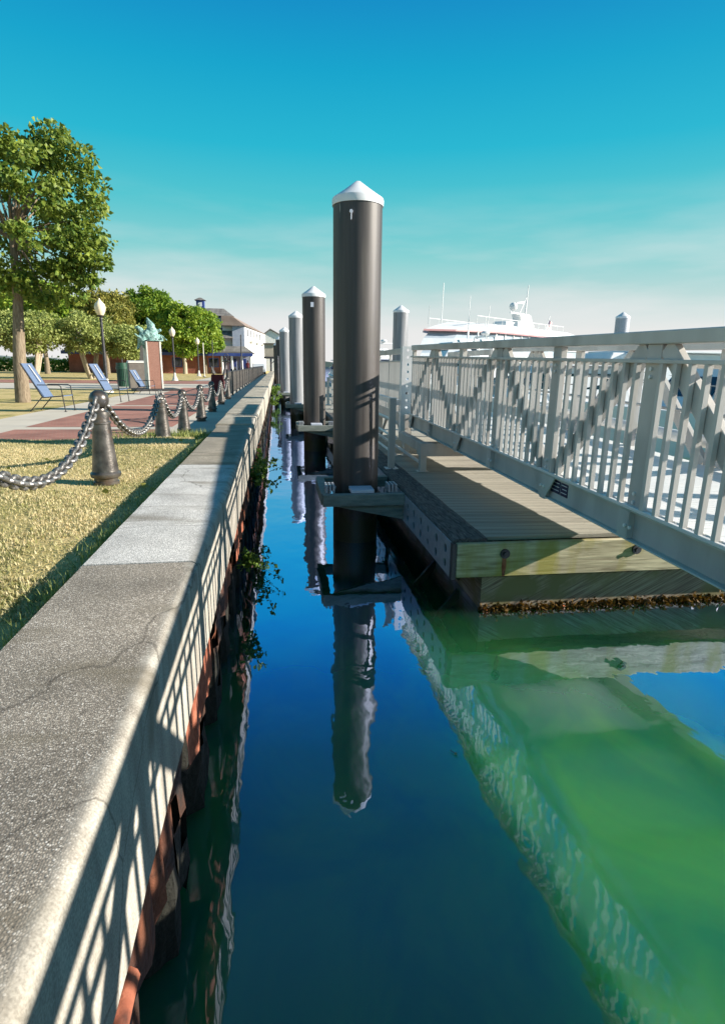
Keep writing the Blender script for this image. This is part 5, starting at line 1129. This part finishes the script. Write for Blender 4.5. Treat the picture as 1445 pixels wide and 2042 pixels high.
for sy_ in (-3.0, 3.0):
    MB().tube([(6 + k * 1.5, sy_ * .86, 6.75) for k in range(13)], .03, 5).build('roof_rail', MT['white'], F)
    for k in range(13): MB().tube([(6 + k * 1.5, sy_ * .86, 5.9), (6 + k * 1.5, sy_ * .86, 6.75)], .025, 5).build('rail_stanchion', MT['white'], F)
for k in range(4): MB().tube([(15 + k * .9, -1.6, 6.5), (15.7 + k * .9, -1.6, 6.5)], .28, 10).build('life_raft', MT['white'], F)
for (x, h) in ((5.0, 3.6), (9.5, 2.9), (3.0, 1.5)): MB().tube([(x, .5, 6.0), (x + .1, .5, 6.0 + h)], .035, 5).build('antenna', MT['white'], F)
MB().tube([(24.8, 0, 6.0), (25.9, 0, 8.1)], .05, 6).build('flag_staff', MT['white'], F)
fl_ = MB(); q = 0
vs = []; fs = []
for i in range(8):
    for j in range(6): vs.append((25.7 + .16 * i - .05 * j, .10 * math.sin(i * 1.1) , 7.9 - .20 * j - .10 * i))
for i in range(7):
    for j in range(5): fs.append((i * 6 + j, i * 6 + j + 1, (i + 1) * 6 + j + 1, (i + 1) * 6 + j))
def flagmat():
    m = mat('striped_flag', (.5, .1, .1)); n, l, b = nodes(m); co = texco(n, l, (1, 1, 1)); sp = n.new('ShaderNodeSeparateXYZ'); l.new(co, sp.inputs[0])
    a = n.new('ShaderNodeMath'); a.operation = 'MULTIPLY_ADD'; l.new(sp.outputs[0], a.inputs[0]); a.inputs[1].default_value = .62; l.new(sp.outputs[2], a.inputs[2])
    w = n.new('ShaderNodeMath'); w.operation = 'MULTIPLY'; w.inputs[1].default_value = 6.5; l.new(a.outputs[0], w.inputs[0]); f = n.new('ShaderNodeMath'); f.operation = 'FRACT'; l.new(w.outputs[0], f.inputs[0]); g = n.new('ShaderNodeMath'); g.operation = 'GREATER_THAN'; g.inputs[1].default_value = .5; l.new(f.outputs[0], g.inputs[0])
    mx = n.new('ShaderNodeMix'); mx.data_type = 'RGBA'; l.new(g.outputs[0], mx.inputs[0]); mx.inputs[6].default_value = (.55, .06, .08, 1); mx.inputs[7].default_value = (.75, .72, .72, 1); l.new(mx.outputs[2], b.inputs['Base Color']); return m
fo = MB().add(vs, fs, True).build('flag', flagmat(), F)
vs = [(25.69 + .16 * i - .05 * j, .10 * math.sin(i * 1.1) + .012, 7.9 - .20 * j - .10 * i) for i in range(4) for j in range(4)] ; fs = [(i * 4 + j, i * 4 + j + 1, i * 4 + 5 + j, i * 4 + 4 + j) for i in range(3) for j in range(3)]
vs += [(x, y_ - .024, z) for x, y_, z in vs]; fs += [tuple(16 + q for q in f) for f in fs[:9]]
MB().add(vs, fs).build('flag_canton', MT['navy'], fo)
